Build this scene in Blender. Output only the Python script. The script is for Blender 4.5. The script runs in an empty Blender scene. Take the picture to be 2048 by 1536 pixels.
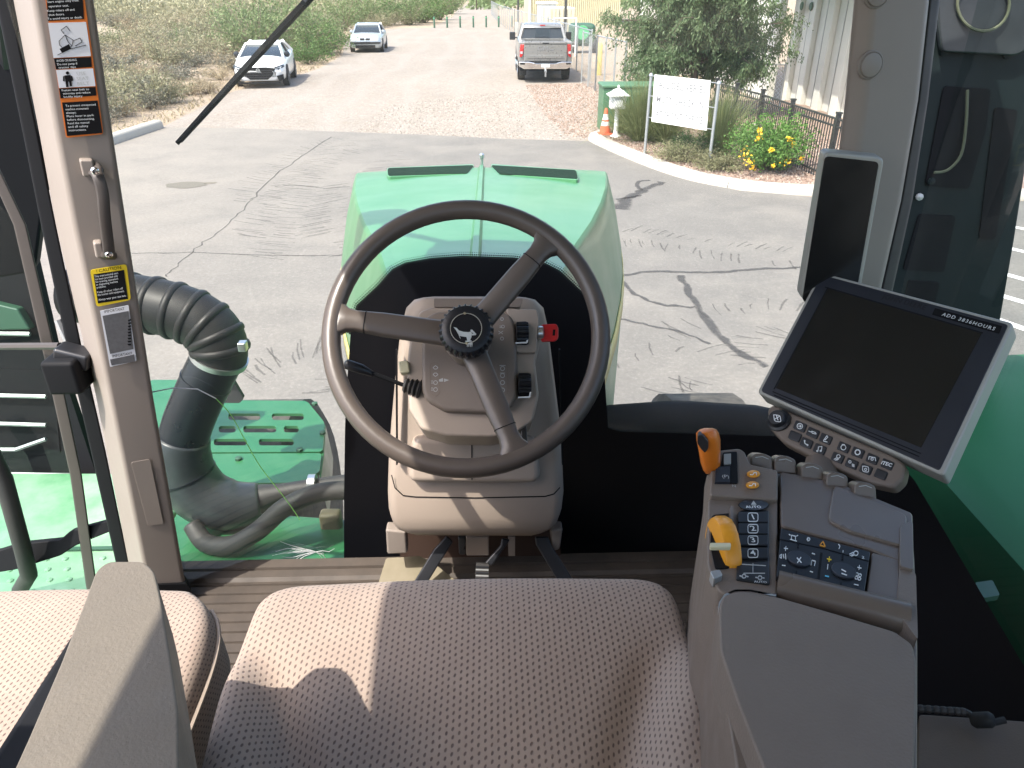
import bpy, bmesh, math, random
import numpy as np
from mathutils import Vector, Matrix
rad = math.radians
sc = bpy.context.scene

# ------------------------------------------------------------------ camera
CAM = np.array([.035, 0., 3.1]); YAW = rad(1.7); PITCH = rad(28); FPX = 1480.
FW = np.array([math.sin(YAW)*math.cos(PITCH), math.cos(YAW)*math.cos(PITCH), -math.sin(PITCH)])
RT = np.array([math.cos(YAW), -math.sin(YAW), 0.]); UPV = np.cross(RT, FW)
cd = bpy.data.cameras.new('camera'); cam = bpy.data.objects.new('camera', cd); sc.collection.objects.link(cam)
cd.sensor_width = 36; cd.lens = FPX/2048*36; cd.clip_start = .02; cd.clip_end = 3000
cam.location = CAM; cam.rotation_euler = (rad(90)-PITCH, 0, -YAW)
sc.camera = cam
# ------------------------------------------------------------------ sky, sun, exposure
SUN = Vector((-.5, -.4, 1.)).normalized()
w = bpy.data.worlds.new('World'); sc.world = w; w.use_nodes = True
nt = w.node_tree; bg = nt.nodes['Background']
sky = nt.nodes.new('ShaderNodeTexSky'); sky.sky_type = 'NISHITA'; sky.sun_disc = False
sky.sun_elevation = math.asin(SUN.z); sky.sun_rotation = math.atan2(SUN.x, SUN.y)
sky.altitude = 700; sky.dust_density = 5.0; sky.air_density = .9; sky.ozone_density = .6
nt.links.new(sky.outputs[0], bg.inputs[0]); bg.inputs[1].default_value = .15
sd = bpy.data.lights.new('sun', 'SUN'); sd.energy = 2.1; sd.angle = rad(.53); sd.color = (1, .94, .85)
so = bpy.data.objects.new('sun', sd); sc.collection.objects.link(so); so.rotation_euler = SUN.to_track_quat('Z', 'Y').to_euler()
vs = sc.view_settings; vs.view_transform = 'Standard'; vs.look = 'None'; vs.gamma = 1; vs.use_curve_mapping = False
vs.exposure = 1.95
sc.cycles.use_denoising = True; sc.cycles.transparent_max_bounces = 24
sc.cycles.max_bounces = 10; sc.cycles.diffuse_bounces = 5; sc.cycles.sample_clamp_indirect = 8
sc.cycles.caustics_reflective = False; sc.cycles.caustics_refractive = False

# ------------------------------------------------------------------ helpers: from a pixel of the photograph to a point in the place
def ray(x, y): return FW + RT*(x-1024)/FPX + UPV*(768-y)/FPX
def atz(x, y, z): d = ray(x, y); return CAM + d*(z-CAM[2])/d[2]
def aty(x, y, yy): d = ray(x, y); return CAM + d*(yy-CAM[1])/d[1]
def atx(x, y, xx): d = ray(x, y); return CAM + d*(xx-CAM[0])/d[0]
def G(x, y): p = atz(x, y, 0); return (p[0], p[1])
class Plane:
    def __init__(s, p, n):
        s.p = np.array(p, float); n = np.array(n, float); s.n = n/np.linalg.norm(n)
        if s.n @ (CAM-s.p) < 0: s.n = -s.n
    def hit(s, x, y, off=0):
        d = ray(x, y); q = s.p + s.n*off
        return CAM + d*(((q-CAM) @ s.n)/(d @ s.n))
    def off(s, o): return Plane(s.p+s.n*o, s.n)
def plane3(a, b, c): return Plane(a, np.cross(np.array(b)-a, np.array(c)-a))

COL = sc.collection
def link(o, parent=None):
    COL.objects.link(o)
    if parent is not None: o.parent = parent
    return o
def empty(name, parent=None, loc=(0, 0, 0), rz=0):
    o = bpy.data.objects.new(name, None); o.empty_display_size = .1; link(o, parent); o.location = loc; o.rotation_euler[2] = rz; return o
def tag(o, label=None, cat=None, group=None, kind=None):
    if label: o['label'] = label
    if cat: o['category'] = cat
    if group: o['group'] = group
    if kind: o['kind'] = kind
    return o
def copytree(o, parent=None):
    c = o.copy(); link(c, parent); 
    for ch in o.children: copytree(ch, c)
    return c

def mk(name, V, F, mat=None, parent=None, smooth=40, bevel=0, seg=2, uv=None, sub=0, solid=0):
    me = bpy.data.meshes.new(name); me.from_pydata([tuple(map(float, v)) for v in V], [], F); me.validate(); 
    if uv is not None:
        l = me.uv_layers.new(name='UVMap')
        for lp in me.loops: l.data[lp.index].uv = uv[lp.vertex_index]
    return finish(name, me, mat, parent, smooth, bevel, seg, sub, solid)
def finish(name, me, mat, parent=None, smooth=40, bevel=0, seg=2, sub=0, solid=0):
    bm = bmesh.new(); bm.from_mesh(me); bmesh.ops.recalc_face_normals(bm, faces=bm.faces); bm.to_mesh(me); bm.free()
    if smooth:
        me.shade_smooth()
        if smooth < 180: me.set_sharp_from_angle(angle=rad(smooth))
    o = bpy.data.objects.new(name, me); link(o, parent)
    if mat: me.materials.append(mat)
    if solid: m = o.modifiers.new('solid', 'SOLIDIFY'); m.thickness = solid; m.offset = 0
    if bevel: m = o.modifiers.new('bevel', 'BEVEL'); m.width = bevel; m.segments = seg; m.limit_method = 'ANGLE'; m.angle_limit = rad(35); m.harden_normals = False
    if sub: m = o.modifiers.new('sub', 'SUBSURF'); m.levels = sub; m.render_levels = sub
    if bevel: me.shade_smooth(); m = o.modifiers.new('wn', 'WEIGHTED_NORMAL')
    return o
def quadmesh(name, V, mat, parent=None, uv=None):
    """V (n,4,3): loose quads, fast"""
    n = len(V); me = bpy.data.meshes.new(name)
    me.vertices.add(4*n); me.vertices.foreach_set('co', np.ascontiguousarray(V, dtype=np.float32).ravel())
    me.loops.add(4*n); me.loops.foreach_set('vertex_index', np.arange(4*n, dtype=np.int32))
    me.polygons.add(n); me.polygons.foreach_set('loop_start', np.arange(0, 4*n, 4, dtype=np.int32))
    me.update(calc_edges=True); me.validate()
    if mat: me.materials.append(mat)
    return me
class MB:
    def __init__(s): s.V = []; s.F = []
    def add(s, V, F):
        b = len(s.V); s.V += [tuple(map(float, v)) for v in V]; s.F += [tuple(i+b for i in f) for f in F]; return s
    def box(s, a, b, M=None):
        (x0, y0, z0), (x1, y1, z1) = a, b
        V = [(x0,y0,z0),(x1,y0,z0),(x1,y1,z0),(x0,y1,z0),(x0,y0,z1),(x1,y0,z1),(x1,y1,z1),(x0,y1,z1)]
        if M is not None: V = [M @ Vector(v) for v in V]
        return s.add(V, [(0,3,2,1),(4,5,6,7),(0,1,5,4),(1,2,6,5),(2,3,7,6),(3,0,4,7)])
    def loft(s, rings, closed=True, caps=True):
        n = len(rings[0]); V = [p for r in rings for p in r]; F = []
        for i in range(len(rings)-1):
            for j in range(n if closed else n-1):
                k = (j+1) % n; F.append((i*n+j, i*n+k, (i+1)*n+k, (i+1)*n+j))
        if caps and closed: F.append(tuple(range(n-1, -1, -1))); F.append(tuple((len(rings)-1)*n+j for j in range(n)))
        return s.add(V, F)
    def tube(s, path, r, seg=10, caps=True):
        P = [Vector(p) for p in path]; n = len(P); R = r if hasattr(r, '__len__') else [r]*n
        rings = []; up = None
        for i in range(n):
            t = (P[min(i+1, n-1)]-P[max(i-1, 0)]).normalized()
            if up is None: up = t.orthogonal().normalized()
            up = (up - t*up.dot(t)).normalized(); b = t.cross(up)
            rings.append([P[i]+(up*math.cos(a)+b*math.sin(a))*R[i] for a in [2*math.pi*k/seg for k in range(seg)]])
        return s.loft(rings, True, caps)
    def lathe(s, prof, c=(0,0,0), axis=(0,0,1), seg=24, ref=None, caps=True):
        """prof: (radius, height along axis)"""
        ax = Vector(axis).normalized(); u = Vector(ref).normalized() if ref is not None else ax.orthogonal().normalized(); v = ax.cross(u); c = Vector(c)
        return s.loft([[c+ax*h+(u*math.cos(a)+v*math.sin(a))*max(r, 1e-4) for a in [2*math.pi*k/seg for k in range(seg)]] for r, h in prof], True, caps)
    def prism(s, pts, d):
        """pts: 3d polygon, d: extrusion vector"""
        n = len(pts); d = np.array(d); V = [np.array(p) for p in pts]+[np.array(p)+d for p in pts]
        return s.add(V, [tuple(range(n)), tuple(range(2*n-1, n-1, -1))]+[(i, i+n, (i+1)%n+n, (i+1)%n) for i in range(n)])
    def build(s, name, mat, parent=None, **k): return mk(name, s.V, s.F, mat, parent, **k)
def rpoly(pts, r, n=4):
    """round the corners of a 2d polygon"""
    out = []; N = len(pts); R = r if hasattr(r, '__len__') else [r]*N
    for i in range(N):
        p = np.array(pts[i], float); a = np.array(pts[i-1], float)-p; b = np.array(pts[(i+1) % N], float)-p
        la, lb = np.linalg.norm(a), np.linalg.norm(b); rr = min(R[i], la*.45, lb*.45)
        if rr <= 0: out.append(tuple(p)); continue
        s0 = p+a/la*rr; s1 = p+b/lb*rr
        for k in range(n+1):
            t = k/n; out.append(tuple((1-t)**2*s0+2*t*(1-t)*p+t*t*s1))
    return out
def slab(name, pix, pl, t, mat, parent, r=0, bevel=0, off=0, seg=2, n=5, **k):
    """a solid whose front outline (in photo pixels) lies on plane pl, extruded t metres away from the viewer along its normal"""
    pts = [pl.hit(x, y, off) for x, y in (rpoly(pix, r, n) if r else pix)]
    return MB().prism(pts, -pl.n*t).build(name, mat, parent, bevel=bevel, seg=seg, **k)
def smoothpath(P, n=6):
    """Catmull-Rom through points"""
    P = [np.array(p, float) for p in P]; out = []
    for i in range(len(P)-1):
        a = P[max(i-1, 0)]; b = P[i]; c = P[i+1]; d = P[min(i+2, len(P)-1)]
        for k in range(n):
            t = k/n; out.append(.5*((2*b)+(c-a)*t+(2*a-5*b+4*c-d)*t*t+(3*b-a-3*c+d)*t**3))
    out.append(P[-1]); return out
def interp(t, xs, ys): return float(np.interp(t, xs, ys))
def textmesh(s, size, mat, name, parent, M, align='CENTER', ext=0.0, bold=0.0, space=1.0, line=1.0):
    cu = bpy.data.curves.new(name, 'FONT'); cu.body = s; cu.size = size; cu.align_x = align; cu.align_y = 'CENTER'; cu.extrude = ext; cu.offset = bold; cu.space_character = space; cu.space_line = line
    cu.resolution_u = 2
    t = bpy.data.objects.new(name, cu); COL.objects.link(t); bpy.context.view_layer.update()
    me = bpy.data.meshes.new_from_object(t.evaluated_get(bpy.context.evaluated_depsgraph_get())); bpy.data.objects.remove(t); bpy.data.curves.remove(cu)
    me.transform(M); me.name = name; me.materials.clear(); me.materials.append(mat)
    o = bpy.data.objects.new(name, me); link(o, parent); return o
def pxtext(s, pl, x, y, h, mat, name, parent, dx=(1, 0), off=.0006, wpx=None, **k):
    """lettering printed on a plane: centred on a photo pixel, capital height h pixels, baseline along dx"""
    o = pl.hit(x, y, off); r = pl.hit(x+dx[0]*8, y+dx[1]*8, off)-o; px = np.linalg.norm(r)/math.hypot(*dx)/8; r /= np.linalg.norm(r)
    u = np.cross(pl.n, r)
    M = Matrix(((r[0], u[0], pl.n[0], o[0]), (r[1], u[1], pl.n[1], o[1]), (r[2], u[2], pl.n[2], o[2]), (0, 0, 0, 1)))
    pv = np.linalg.norm(pl.hit(x, y-8, off)-o)/8
    if wpx:
        t = textmesh(s, h*pv/.69, mat, name, parent, Matrix.Identity(4), **k); xs_ = [v.co.x for v in t.data.vertices]; t.data.transform(M @ Matrix.Diagonal((wpx*px/max(1e-6, max(xs_)-min(xs_)), 1, 1, 1))); return t
    return textmesh(s, h*pv/.69, mat, name, parent, M, **k)
def pxpoly(name, polys, pl, mat, parent, off=.0006, t=.0005):
    mb = MB()
    for pts in polys: mb.prism([pl.hit(x, y, off) for x, y in pts], -pl.n*t)
    return mb.build(name, mat, parent, smooth=0)
def ngon(x, y, r, n=16, ry=None, a0=0): return [(x+r*math.cos(a0+2*math.pi*k/n), y+(ry or r)*math.sin(a0+2*math.pi*k/n)) for k in range(n)]
def strokes(lines, wd):
    """polylines (photo px) -> list of thin quads"""
    out = []
    for L in lines:
        for (x0, y0), (x1, y1) in zip(L, L[1:]):
            d = math.hypot(x1-x0, y1-y0) or 1; nx, ny = -(y1-y0)/d*wd/2, (x1-x0)/d*wd/2
            out.append([(x0+nx, y0+ny), (x1+nx, y1+ny), (x1-nx, y1-ny), (x0-nx, y0-ny)])
    return out
def circ(x, y, r, n=12): L = ngon(x, y, r, n); return L+[L[0]]

# ------------------------------------------------------------------ materials
class NT:
    def __init__(s, name):
        s.m = bpy.data.materials.new(name); s.m.use_nodes = True; s.t = s.m.node_tree; s.b = s.t.nodes['Principled BSDF']; s.out = s.t.nodes['Material Output']
    def n(s, typ, **k):
        x = s.t.nodes.new('ShaderNode'+typ)
        for a, v in k.items(): setattr(x, a, v)
        return x
    def l(s, a, b): s.t.links.new(a, b)
    def set(s, sock, v):
        if isinstance(v, bpy.types.NodeSocket): s.l(v, sock)
        elif isinstance(v, (tuple, list)) and len(v) == 3 and sock.type == 'RGBA': sock.default_value = (*v, 1)
        else: sock.default_value = v
    def math(s, op, a, b=0, clamp=False):
        x = s.n('Math', operation=op, use_clamp=clamp); s.set(x.inputs[0], a); s.set(x.inputs[1], b); return x.outputs[0]
    def noise(s, scale, detail=4, rough=.55, vec=None, out=0):
        x = s.n('TexNoise'); x.inputs['Scale'].default_value = scale; x.inputs['Detail'].default_value = detail; x.inputs['Roughness'].default_value = rough
        if vec is not None: s.l(vec, x.inputs['Vector'])
        return x.outputs[out]
    def ramp(s, f, stops):
        x = s.n('ValToRGB'); s.set(x.inputs[0], f); e = x.color_ramp.elements
        while len(e) < len(stops): e.new(.5)
        for i, (p, c) in enumerate(stops): e[i].position = p; e[i].color = (*c, 1) if len(c) == 3 else c
        return x.outputs[0]
    def mix(s, f, a, b):
        x = s.n('Mix', data_type='RGBA'); s.set(x.inputs[0], f); s.set(x.inputs[6], a); s.set(x.inputs[7], b); return x.outputs[2]
    def coord(s, which='Object'): return s.n('TexCoord').outputs[which]
    def pos(s): return s.n('NewGeometry').outputs['Position']
    def mapr(s, v, a, b, c=0., d=1.):
        x = s.n('MapRange'); s.set(x.inputs[0], v)
        for i, q in enumerate((a, b, c, d)): x.inputs[i+1].default_value = q
        return x.outputs[0]
    def bump(s, h, strength=.3, dist=.01):
        x = s.n('Bump'); x.inputs['Strength'].default_value = strength; x.inputs['Distance'].default_value = dist; s.l(h, x.inputs['Height']); s.l(x.outputs[0], s.b.inputs['Normal'])
    def P(s, **k):
        nm = dict(color='Base Color', rough='Roughness', metal='Metallic', spec='Specular IOR Level', coat='Coat Weight', coatr='Coat Roughness', emit='Emission Color', emits='Emission Strength', sheen='Sheen Weight', alpha='Alpha')
        for a, v in k.items(): s.set(s.b.inputs[nm[a]], v)
        return s
def simple(name, c, rough=.5, metal=0, spec=.5, var=.12, scale=6, bump=0, bscale=900, coat=0, coatr=.03, dust=0, dustc=(.42, .36, .28)):
    """plain surface: base colour with a little uneven tone, roughness and grain, optional dust film"""
    m = NT(name); p = m.pos(); nz = m.noise(scale, 5, .6, p)
    col = m.mix(nz, tuple(x*(1-var) for x in c), tuple(min(1, x*(1+var)) for x in c))
    if dust:
        d = m.math('MULTIPLY', m.mapr(m.noise(scale*1.7, 6, .65, p), .3, .75), dust)
        col = m.mix(d, col, dustc)
    m.P(color=col, rough=m.mapr(m.noise(scale*2.3, 3, .5, p), .25, .75, max(0, rough-.07), min(1, rough+.09)), metal=metal, spec=spec, coat=coat, coatr=coatr)
    if bump: m.bump(m.noise(bscale, 2, .5, p), bump, .0008)
    return m.m
def leafmat(name, a, b, c, trans=.3, rough=.55):
    m = NT(name); g = m.n('NewGeometry'); col = m.ramp(g.outputs['Random Per Island'], [(0, a), (.5, b), (1, c)])
    nz = m.noise(.9, 2, .5, m.pos()); col = m.mix(m.mapr(nz, .35, .7), col, tuple(x*.75 for x in b))
    m.P(color=col, rough=rough, spec=.3)
    t = m.n('BsdfTranslucent'); m.l(col, t.inputs[0]); x = m.n('MixShader'); x.inputs[0].default_value = trans
    m.l(m.b.outputs[0], x.inputs[1]); m.l(t.outputs[0], x.inputs[2]); m.l(x.outputs[0], m.out.inputs[0])
    return m.m
def glassmat(name, tint, dirt=.03, gloss=1.0):
    m = NT(name); tr = m.n('BsdfTransparent'); tr.inputs[0].default_value = (*tint, 1)
    gl = m.n('BsdfGlossy'); gl.inputs['Roughness'].default_value = .02
    fr = m.n('Fresnel'); fr.inputs[0].default_value = 1.5
    x = m.n('MixShader'); m.set(x.inputs[0], m.math('MULTIPLY', fr.outputs[0], gloss)); m.l(tr.outputs[0], x.inputs[1]); m.l(gl.outputs[0], x.inputs[2])
    df = m.n('BsdfTranslucent'); df.inputs[0].default_value = (.75, .72, .66, 1); df2 = m.n('BsdfDiffuse'); df2.inputs[0].default_value = (.7, .67, .6, 1)
    dd = m.n('MixShader'); m.l(df.outputs[0], dd.inputs[1]); m.l(df2.outputs[0], dd.inputs[2])
    y = m.n('MixShader'); nz = m.noise(3.5, 8, .7, m.pos()); m.set(y.inputs[0], m.mapr(nz, .3, .8, dirt*.4, dirt*1.8))
    m.l(x.outputs[0], y.inputs[1]); m.l(dd.outputs[0], y.inputs[2]); m.l(y.outputs[0], m.out.inputs[0])
    return m.m
def fabricmat(name):
    """beige upholstery with rows of small dark woven dashes (UV in metres)"""
    m = NT(name); uv = m.n('UVMap').outputs[0]; s = m.n('SeparateXYZ'); m.l(uv, s.inputs[0])
    wob = m.noise(60, 2, .5, uv)
    px, py = .0060, .0080
    u = m.math('DIVIDE', m.math('ADD', s.outputs[0], m.math('MULTIPLY', m.math('SUBTRACT', wob, .5), .0022)), px); row = m.math('FLOOR', u)
    par = m.math('MULTIPLY', m.math('FRACT', m.math('MULTIPLY', row, .5)), 1.0)
    v = m.math('ADD', m.math('DIVIDE', s.outputs[1], py), par)
    fu = m.math('SUBTRACT', m.math('FRACT', u), .5); fv = m.math('SUBTRACT', m.math('FRACT', v), .5)
    sk = m.math('SUBTRACT', fu, m.math('MULTIPLY', fv, .25))
    d = m.math('SQRT', m.math('ADD', m.math('POWER', m.math('MULTIPLY', sk, 1.25), 2), m.math('POWER', m.math('MULTIPLY', fv, .95), 2)))
    dot = m.mapr(d, .17, .30, 1, 0)
    nz = m.noise(7, 5, .6, uv); base = m.mix(nz, (.295, .228, .182), (.37, .292, .236))
    wear = m.noise(16, 6, .7, uv); base = m.mix(m.math('MULTIPLY', m.mapr(wear, .5, .75), .35), base, (.42, .35, .29))
    fine = m.noise(1400, 2, .5, uv); base = m.mix(m.math('MULTIPLY', fine, .35), base, (.30, .245, .22))
    col = m.mix(m.math('MULTIPLY', dot, .74), base, (.075, .05, .048))
    m.P(color=col, rough=.95, spec=.1, sheen=.15)
    m.bump(m.math('SUBTRACT', m.math('MULTIPLY', fine, .4), dot), .45, .0012)
    return m.m
M = {}
M['taupe'] = simple('taupe_plastic', (.24, .205, .178), .5, bump=.15, var=.06)
M['taupe_l'] = simple('column_plastic', (.335, .274, .226), .45, bump=.15, var=.06, dust=.08)
M['pod'] = simple('pod_plastic', (.185, .150, .125), .5, bump=.15, var=.06, dust=.06)
M['wheelrim'] = simple('wheel_rubber', (.082, .066, .056), .36, var=.1, bump=.12, bscale=700)
M['console'] = simple('console_plastic', (.172, .136, .110), .5, spec=.35, bump=.35, bscale=600, var=.09, scale=11, dust=.14, dustc=(.24, .2, .165))
M['console_gl'] = simple('console_gloss', (.135, .106, .086), .3, spec=.45, var=.08, dust=.04)
M['pad'] = simple('armrest_pad', (.178, .143, .118), .6, spec=.3, bump=.6, bscale=420, var=.07, scale=14, dust=.05)
M['arm_pad'] = simple('armrest_vinyl', (.145, .125, .100), .62, bump=.6, bscale=420, var=.08, scale=16, dust=.05)
M['black'] = simple('black_plastic', (.014, .015, .018), .35, var=.2)
M['blackmat'] = simple('black_matt', (.007, .0075, .009), .7, spec=.18, var=.2)
M['rubber'] = simple('black_rubber', (.016, .016, .017), .6, var=.25, dust=.05)
M['knob'] = simple('knob_black', (.008, .009, .012), .35, spec=.35, var=.2)
M['print'] = simple('white_print', (.72, .74, .74), .5, var=.03)
M['printdim'] = simple('grey_print', (.42, .43, .42), .5, var=.03)
M['silver'] = simple('silver', (.55, .56, .56), .3, metal=.9, var=.08)
M['chrome'] = simple('chrome', (.8, .8, .8), .12, metal=1, var=.05)
M['orange'] = simple('orange_plastic', (.62, .16, .012), .3, var=.05)
M['amber'] = simple('amber_plastic', (.72, .30, .02), .33, var=.05)
M['red'] = simple('red_plastic', (.48, .012, .015), .35, var=.06)
M['cream'] = simple('cream_plastic', (.6, .55, .36), .4, var=.05)
M['navy'] = simple('bezel_navy', (.013, .016, .024), .4, var=.1)
M['screen'] = simple('screen_glass', (.010, .010, .010), .16, spec=.5, var=.2, scale=9, dust=.02, dustc=(.2, .19, .18))
M['greymetal'] = simple('housing_grey', (.33, .32, .285), .42, var=.06)
M['mat'] = simple('floor_rubber', (.046, .037, .030), .6, var=.15, scale=9, dust=.16, dustc=(.22, .17, .13), bump=.3, bscale=500)
M['fabric'] = fabricmat('seat_fabric')
M['green'] = simple('tractor_green', (.04, .175, .07), .36, spec=.32, var=.08, scale=1.1, coat=.14, coatr=.08, dust=.42, dustc=(.175, .31, .18))
M['green2'] = simple('platform_green_shade', (.016, .125, .042), .35, var=.1, coat=.3, dust=.25, dustc=(.12, .26, .13))  # darkened to paint in the pipe's shadow on the platform
M['deckgreen_lit'] = simple('deck_green_lit', (.08, .26, .11), .35, var=.1, scale=3, coat=.3, dust=.9, dustc=(.36, .47, .36))  # lit copy: pale mint film paints sun glare into the deck colour
M['panelgreen_shade'] = simple('panel_green_shade', (.018, .14, .05), .5, var=.06, scale=2)  # shaded copy of the body green: darker, matte, uncoated
M['ventdark'] = simple('vent_mesh', (.008, .022, .012), .95, spec=.1, var=.3)
M['yellow'] = simple('decal_yellow', (.62, .50, .12), .5, var=.06, dust=.5)
M['hose'] = simple('intake_rubber', (.011, .0115, .0115), .5, spec=.3, var=.25, dust=.28, dustc=(.05, .042, .032))
M['pipe'] = simple('intake_pipe', (.006, .008, .012), .3, spec=.4, var=.2, dust=.05, dustc=(.06, .06, .06))
M['teal'] = simple('exhaust_shroud', (.006, .012, .013), .55, spec=.25, var=.25, dust=.08, dustc=(.06, .08, .08))
M['glass'] = glassmat('cab_glass', (.92, .955, .935), .046)
M['glass_door'] = glassmat('door_glass', (.70, .80, .77), .005, .45)
M['glass_teal'] = glassmat('side_glass', (.74, .80, .78), .004)
M['liner'] = simple('roof_liner', (.58, .53, .47), .9, var=.05)
M['ow'] = simple('label_orange', (.70, .17, .015), .5, var=.04)
M['lw'] = simple('label_white', (.62, .63, .66), .5, var=.03)
M['lb'] = simple('label_black', (.008, .008, .009), .75, spec=.12, var=.1)
M['ly'] = simple('label_yellow', (.78, .56, .02), .5, var=.04)
M['lg'] = simple('label_grey', (.10, .10, .105), .5, var=.35, scale=160)
M['tan'] = simple('tan_plate', (.13, .108, .06), .5, var=.1, dust=.2)
M['rust'] = simple('brown_steel', (.045, .024, .016), .7, var=.3)
# ================================================================== ground, lot, road, kerbs
def ground_mat():
    m = NT('desert_dirt'); p = m.pos()
    big = m.noise(.12, 5, .6, p); fine = m.noise(9, 8, .75, p); grit = m.noise(60, 3, .6, p)
    c = m.mix(big, (.28, .215, .155), (.38, .305, .23)); c = m.mix(m.mapr(fine, .35, .7), c, (.23, .175, .125)); c = m.mix(m.mapr(grit, .45, .75), c, (.42, .355, .28))
    m.P(color=c, rough=.95, spec=.1); m.bump(fine, .6, .06); return m.m
def gravel_mat():
    m = NT('road_gravel'); p = m.pos()
    big = m.noise(.22, 4, .55, p); mid = m.noise(2.2, 6, .7, p); 
    v = m.n('TexVoronoi'); v.inputs['Scale'].default_value = 17; m.l(p, v.inputs['Vector'])
    c = m.mix(m.mapr(big, .3, .7), (.235, .205, .176), (.28, .248, .215))
    c = m.mix(m.mapr(mid, .45, .8), c, (.25, .205, .16))
    g = m.n('SeparateColor'); m.l(v.outputs['Color'], g.inputs[0])
    c = m.mix(m.math('MULTIPLY', m.mapr(g.outputs[0], .55, 1), .55), c, (.35, .32, .28)); c = m.mix(m.math('MULTIPLY', m.mapr(g.outputs[1], .6, 1), .6), c, (.20, .16, .135))
    # wheel tracks: bands of paler, rolled gravel that wander along the road
    s = m.n('SeparateXYZ'); m.l(p, s.inputs[0]); wob = m.noise(.06, 2, .5, p)
    xx = m.math('ADD', s.outputs[0], m.math('MULTIPLY', wob, 6)); tr = m.math('SINE', m.math('MULTIPLY', xx, 3.3)); 
    c = m.mix(m.math('MULTIPLY', m.mapr(tr, .2, 1), .30), c, (.30, .27, .24))
    m.P(color=c, rough=.95, spec=.1); m.bump(m.math('ADD', v.outputs['Distance'], m.math('MULTIPLY', mid, 2)), .5, .03); return m.m
def asphalt_mat():
    m = NT('old_asphalt'); p = m.pos(); s = m.n('SeparateXYZ'); m.l(p, s.inputs[0])
    big = m.noise(.18, 4, .55, p); mid = m.noise(1.1, 7, .68, p); grit = m.noise(130, 2, .7, p); spk = m.noise(45, 4, .8, p)
    c = m.mix(m.mapr(mid, .3, .75), (.145, .135, .122), (.19, .176, .158))
    # dust carried in from the dirt road, thickest where vehicles turn on the west side
    d = m.math('ADD', m.math('MULTIPLY', m.mapr(s.outputs[0], -7, 2.0, 1, .0), .75), m.math('MULTIPLY', m.math('SUBTRACT', big, .5), 1.6), clamp=True)
    d = m.math('MULTIPLY', d, m.mapr(mid, .2, .7, .45, 1))
    c = m.mix(m.math('MULTIPLY', d, .85), c, (.315, .275, .228))
    c = m.mix(m.mapr(spk, .56, .75), c, (.26, .245, .225)); c = m.mix(m.math('MULTIPLY', m.mapr(grit, .5, .8), .5), c, (.10, .095, .088))
    # pale rolled arcs
    v = m.n('TexWave', wave_type='BANDS', bands_direction='Y'); v.inputs['Scale'].default_value = .55; v.inputs['Distortion'].default_value = 9; v.inputs['Detail'].default_value = 4; v.inputs['Detail Scale'].default_value = .6; m.l(p, v.inputs[0])
    pt = m.noise(.55, 3, .6, p); c = m.mix(m.math('MULTIPLY', m.mapr(pt, .5, .62), .35), c, (.235, .212, .182)); st = m.noise(.9, 6, .8, p); c = m.mix(m.math('MULTIPLY', m.mapr(st, .56, .72), .3), c, (.10, .094, .086))
    gr = m.noise(22, 6, .85, p); c = m.mix(m.math('MULTIPLY', m.mapr(gr, .35, .62, 1, 0), .38), c, (.095, .088, .08)); c = m.mix(m.math('MULTIPLY', m.mapr(gr, .55, .75), .6), c, (.30, .28, .25))
    m.P(color=c, rough=.88, spec=.25); m.bump(m.math('ADD', grit, m.math('MULTIPLY', spk, .7)), .35, .006); return m.m
M['dirt'] = ground_mat(); M['gravel'] = gravel_mat(); M['asphalt'] = asphalt_mat()
M['concrete'] = simple('kerb_concrete', (.40, .375, .33), .85, var=.12, scale=2.5, bump=.4, bscale=60, dust=.3, dustc=(.42, .36, .29))
M['mulchbed'] = simple('rock_bed', (.25, .175, .135), .95, var=.3, scale=14, bump=.8, bscale=60)
M['whitepaint'] = simple('line_paint', (.72, .72, .70), .7, var=.1, dust=.2)
def sheet(name, pts, z, mat, kind='structure'):
    o = mk(name, [(x, y, z) for x, y in pts], [tuple(range(len(pts)))], mat, smooth=0); tag(o, kind=kind); return o
sheet('ground', [(-700, -200), (700, -200), (700, 1200), (-700, 1200)], 0, M['dirt'])
# gravel road: from the lot edge, widening on the left, narrowing towards the bollards and on
road_px_left = [(330, 252), (420, 206), (470, 182), (560, 163), (640, 137), (684, 112), (692, 84), (730, 62), (800, 57), (862, 56), (905, 34), (915, 20), (935, 8), (946, 4)]
road_px_right = [(962, 4), (968, 10), (985, 22), (1000, 40), (1012, 56), (1046, 78), (1046, 100), (1150, 140), (1186, 165), (1206, 200), (1204, 250), (1196, 282)]
rl = [G(*a) for a in road_px_left]; rr = [G(*a) for a in road_px_right]
sheet('gravel_road', rl+rr+[(2.6, 17.4), (-8.4, 17.4)], .004, M['gravel'])
asph = sheet('asphalt_lot', [(-40, -30), (40, -30), (40, 12.0), (7.5, 12.05), (5.6, 12.4), (4.4, 12.9), (3.4, 14.3), (2.9, 15.8), (2.44, 17.72), (2.37, 17.80), (.6, 18.1), (-1.5, 18.75), (-3.4, 19.2), (-5.6, 19.75), (-8.3, 20.1), (-8.45, 17.5), (-8.9, 12), (-40, 11)], .008, M['asphalt'])
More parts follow.
